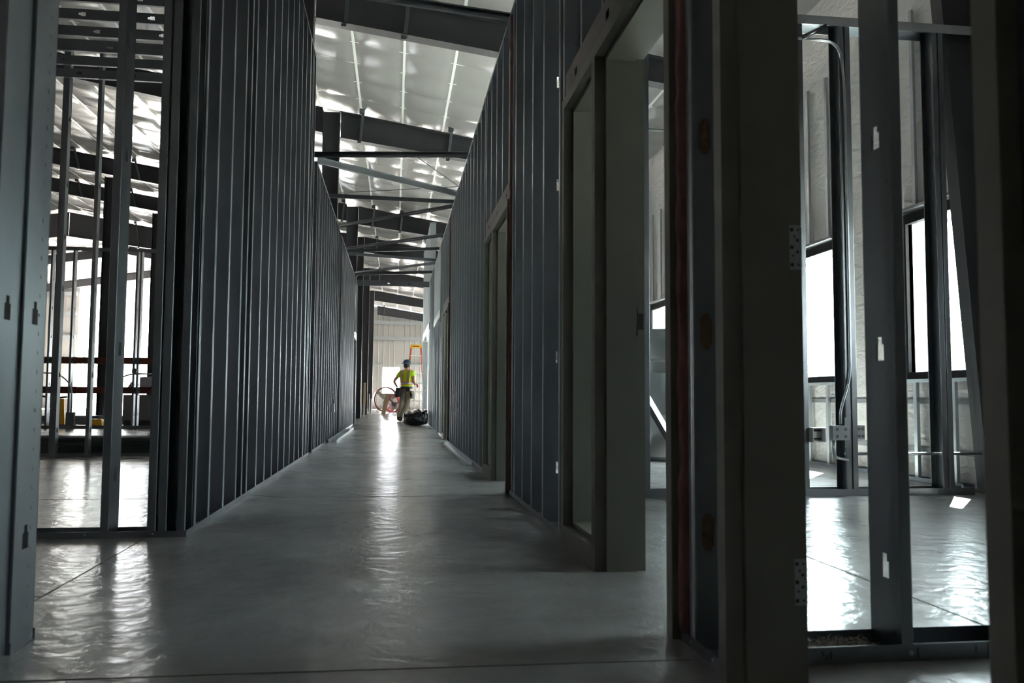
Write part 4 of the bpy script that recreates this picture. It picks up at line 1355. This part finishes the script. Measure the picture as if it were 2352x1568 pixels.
    for s in (-1, 1):
        for (w, off, m) in ((.075, 0, M['orange']), (.045, -.004, M['silver'])):
            b = MB()
            pts = [(.10 + s * .085, -.148 + off, 1.10), (.10 + s * .09, -.143 + off, 1.25), (.10 + s * .095, -.126 + off, 1.38), (.10 + s * .10, -.07 + off, 1.475), (.10 + s * .10, .05, 1.49 - off), (.10 + s * .1, .11 - off, 1.40)]
            for i in range(len(pts) - 1):
                p, q = pts[i], pts[i + 1]
                b.face([(p[0] - w / 2, p[1], p[2]), (p[0] + w / 2, p[1], p[2]), (q[0] + w / 2, q[1], q[2]), (q[0] - w / 2, q[1], q[2])])
            b.obj('shoulder_band', m, P, solid=.004)
    # helmet
    b = MB()
    hc = (.085, .035, 1.655)
    prof = [(.118, 0), (.150, -.004), (.150, .004), (.122, .012), (.118, .05), (.100, .095), (.06, .122), (0.0, .130)]
    b.lathe(prof, 32, hc)
    hm = b.obj('helmet', M['helmet'], P, smooth=True)
    b = MB()
    for k in range(-1, 2):
        b.tube([(hc[0] + k * .04, hc[1] - .09, hc[2] + .06), (hc[0] + k * .04, hc[1], hc[2] + .126 - abs(k) * .012), (hc[0] + k * .04, hc[1] + .09, hc[2] + .06)], .008, 6)
    b.obj('helmet_ridges', M['helmet'], hm, smooth=True)
    b = MB(); b.lathe([(.124, .012), (.127, .02), (.124, .028)], 32, hc); b.obj('helmet_band', M['silver'], hm)
    # tool belt with pouches
    def bev(o):
        m = o.modifiers.new('round', 'BEVEL')
        m.width = .022
        m.segments = 3
        return o
    b = MB(); n = 36
    for i in range(n):
        t0, t1 = 2 * pi * i / n, 2 * pi * (i + 1) / n
        a = (.095 + .180 * cos(t0), .160 * sin(t0)); c = (.095 + .180 * cos(t1), .160 * sin(t1))
        b.face([(*a, .945), (*c, .945), (*c, 1.0), (*a, 1.0)])
    belt = b.obj('tool_belt', M['leather'], P, solid=.008)
    b = MB(); b.prism([(-.20, .70), (-.03, .70), (-.01, .97), (-.16, .97)], 'y', -.19, -.10); bev(b.obj('pouch', M['leather'], belt))
    b = MB(); b.prism([(.14, .86), (.27, .86), (.27, .98), (.14, .98)], 'y', -.18, -.11); bev(b.obj('pouch', M['leather'], belt))
    b = MB(); b.prism([(.24, .66), (.31, .66), (.32, .88), (.25, .88)], 'y', -.10, .06); bev(b.obj('pouch', M['leather'], belt))
    b = MB()
    b.tube([(.30, -.08, .80), (.31, -.12, .85)], .016, 8); b.tube([(.27, -.08, .66), (.29, -.12, .70)], .016, 8)
    b.obj('tool_handles', M['yellow'], belt)
    # boots
    for (a, t) in ((la, lt), (ra, rt)):
        skinned('boot', [(a[0], a[1], .17, .062), (a[0], a[1], .07, .066, .062), ((a[0] + t[0]) / 2, (a[1] + t[1]) / 2, .055, .055, .05), (t[0], t[1] + .02, .042, .046, .04)], [(0, 1), (1, 2), (2, 3)], M['boot'], P)
    # hands
    def hand(w, d, curl, m, thumb):
        d = Vector(d).normalized(); w = Vector(w)
        side = d.cross(Vector((0, 0, 1)))
        side = side.normalized() if side.length > .1 else Vector((1, 0, 0))
        pal = side.cross(d)
        skinned('palm', [(*w, .028, .02), (*(w + d * .05), .040, .02), (*(w + d * .085), .038, .016)], [(0, 1), (1, 2)], m, P, 0, 1)
        for k, L in enumerate((.068, .078, .072, .056)):
            o0 = w + d * .085 + side * ((k - 1.5) * .019)
            o1 = o0 + d * L * .45 + pal * (-curl * .012)
            o2 = o1 + d * L * .25 + pal * (-curl * .026)
            o3 = o2 + d * (-.01 * curl) + pal * (-curl * .02)
            skinned('finger', [(*o0, .009), (*o1, .009), (*o2, .008), (*o3, .007)], [(0, 1), (1, 2), (2, 3)], m, P, 0, 1)
        t0 = w + d * .03 + side * thumb * .03
        skinned('thumb', [(*t0, .012), (*(t0 + side * thumb * .025 + d * .025), .010), (*(t0 + side * thumb * .03 + d * .055 - pal * .01 * curl), .009)], [(0, 1), (1, 2)], m, P, 0, 1)
    hand(lw, (0.45, .15, -.5), 1.0, M['skin'], 1)
    hand(rw, (0.05, 1, .05), 1.7, M['glove'], -1)
worker()
b = MB(); b.tube([(0.555, 24.90, 0.56), (0.655, 24.87, 1.34)], .014, 10)
b.box((0.642, 24.857, 1.33), (.668, 24.883, 1.37))
tag(b.obj('measuring_rod', M['white_plastic']), 'white rod held upright in the worker right hand', 'rod')
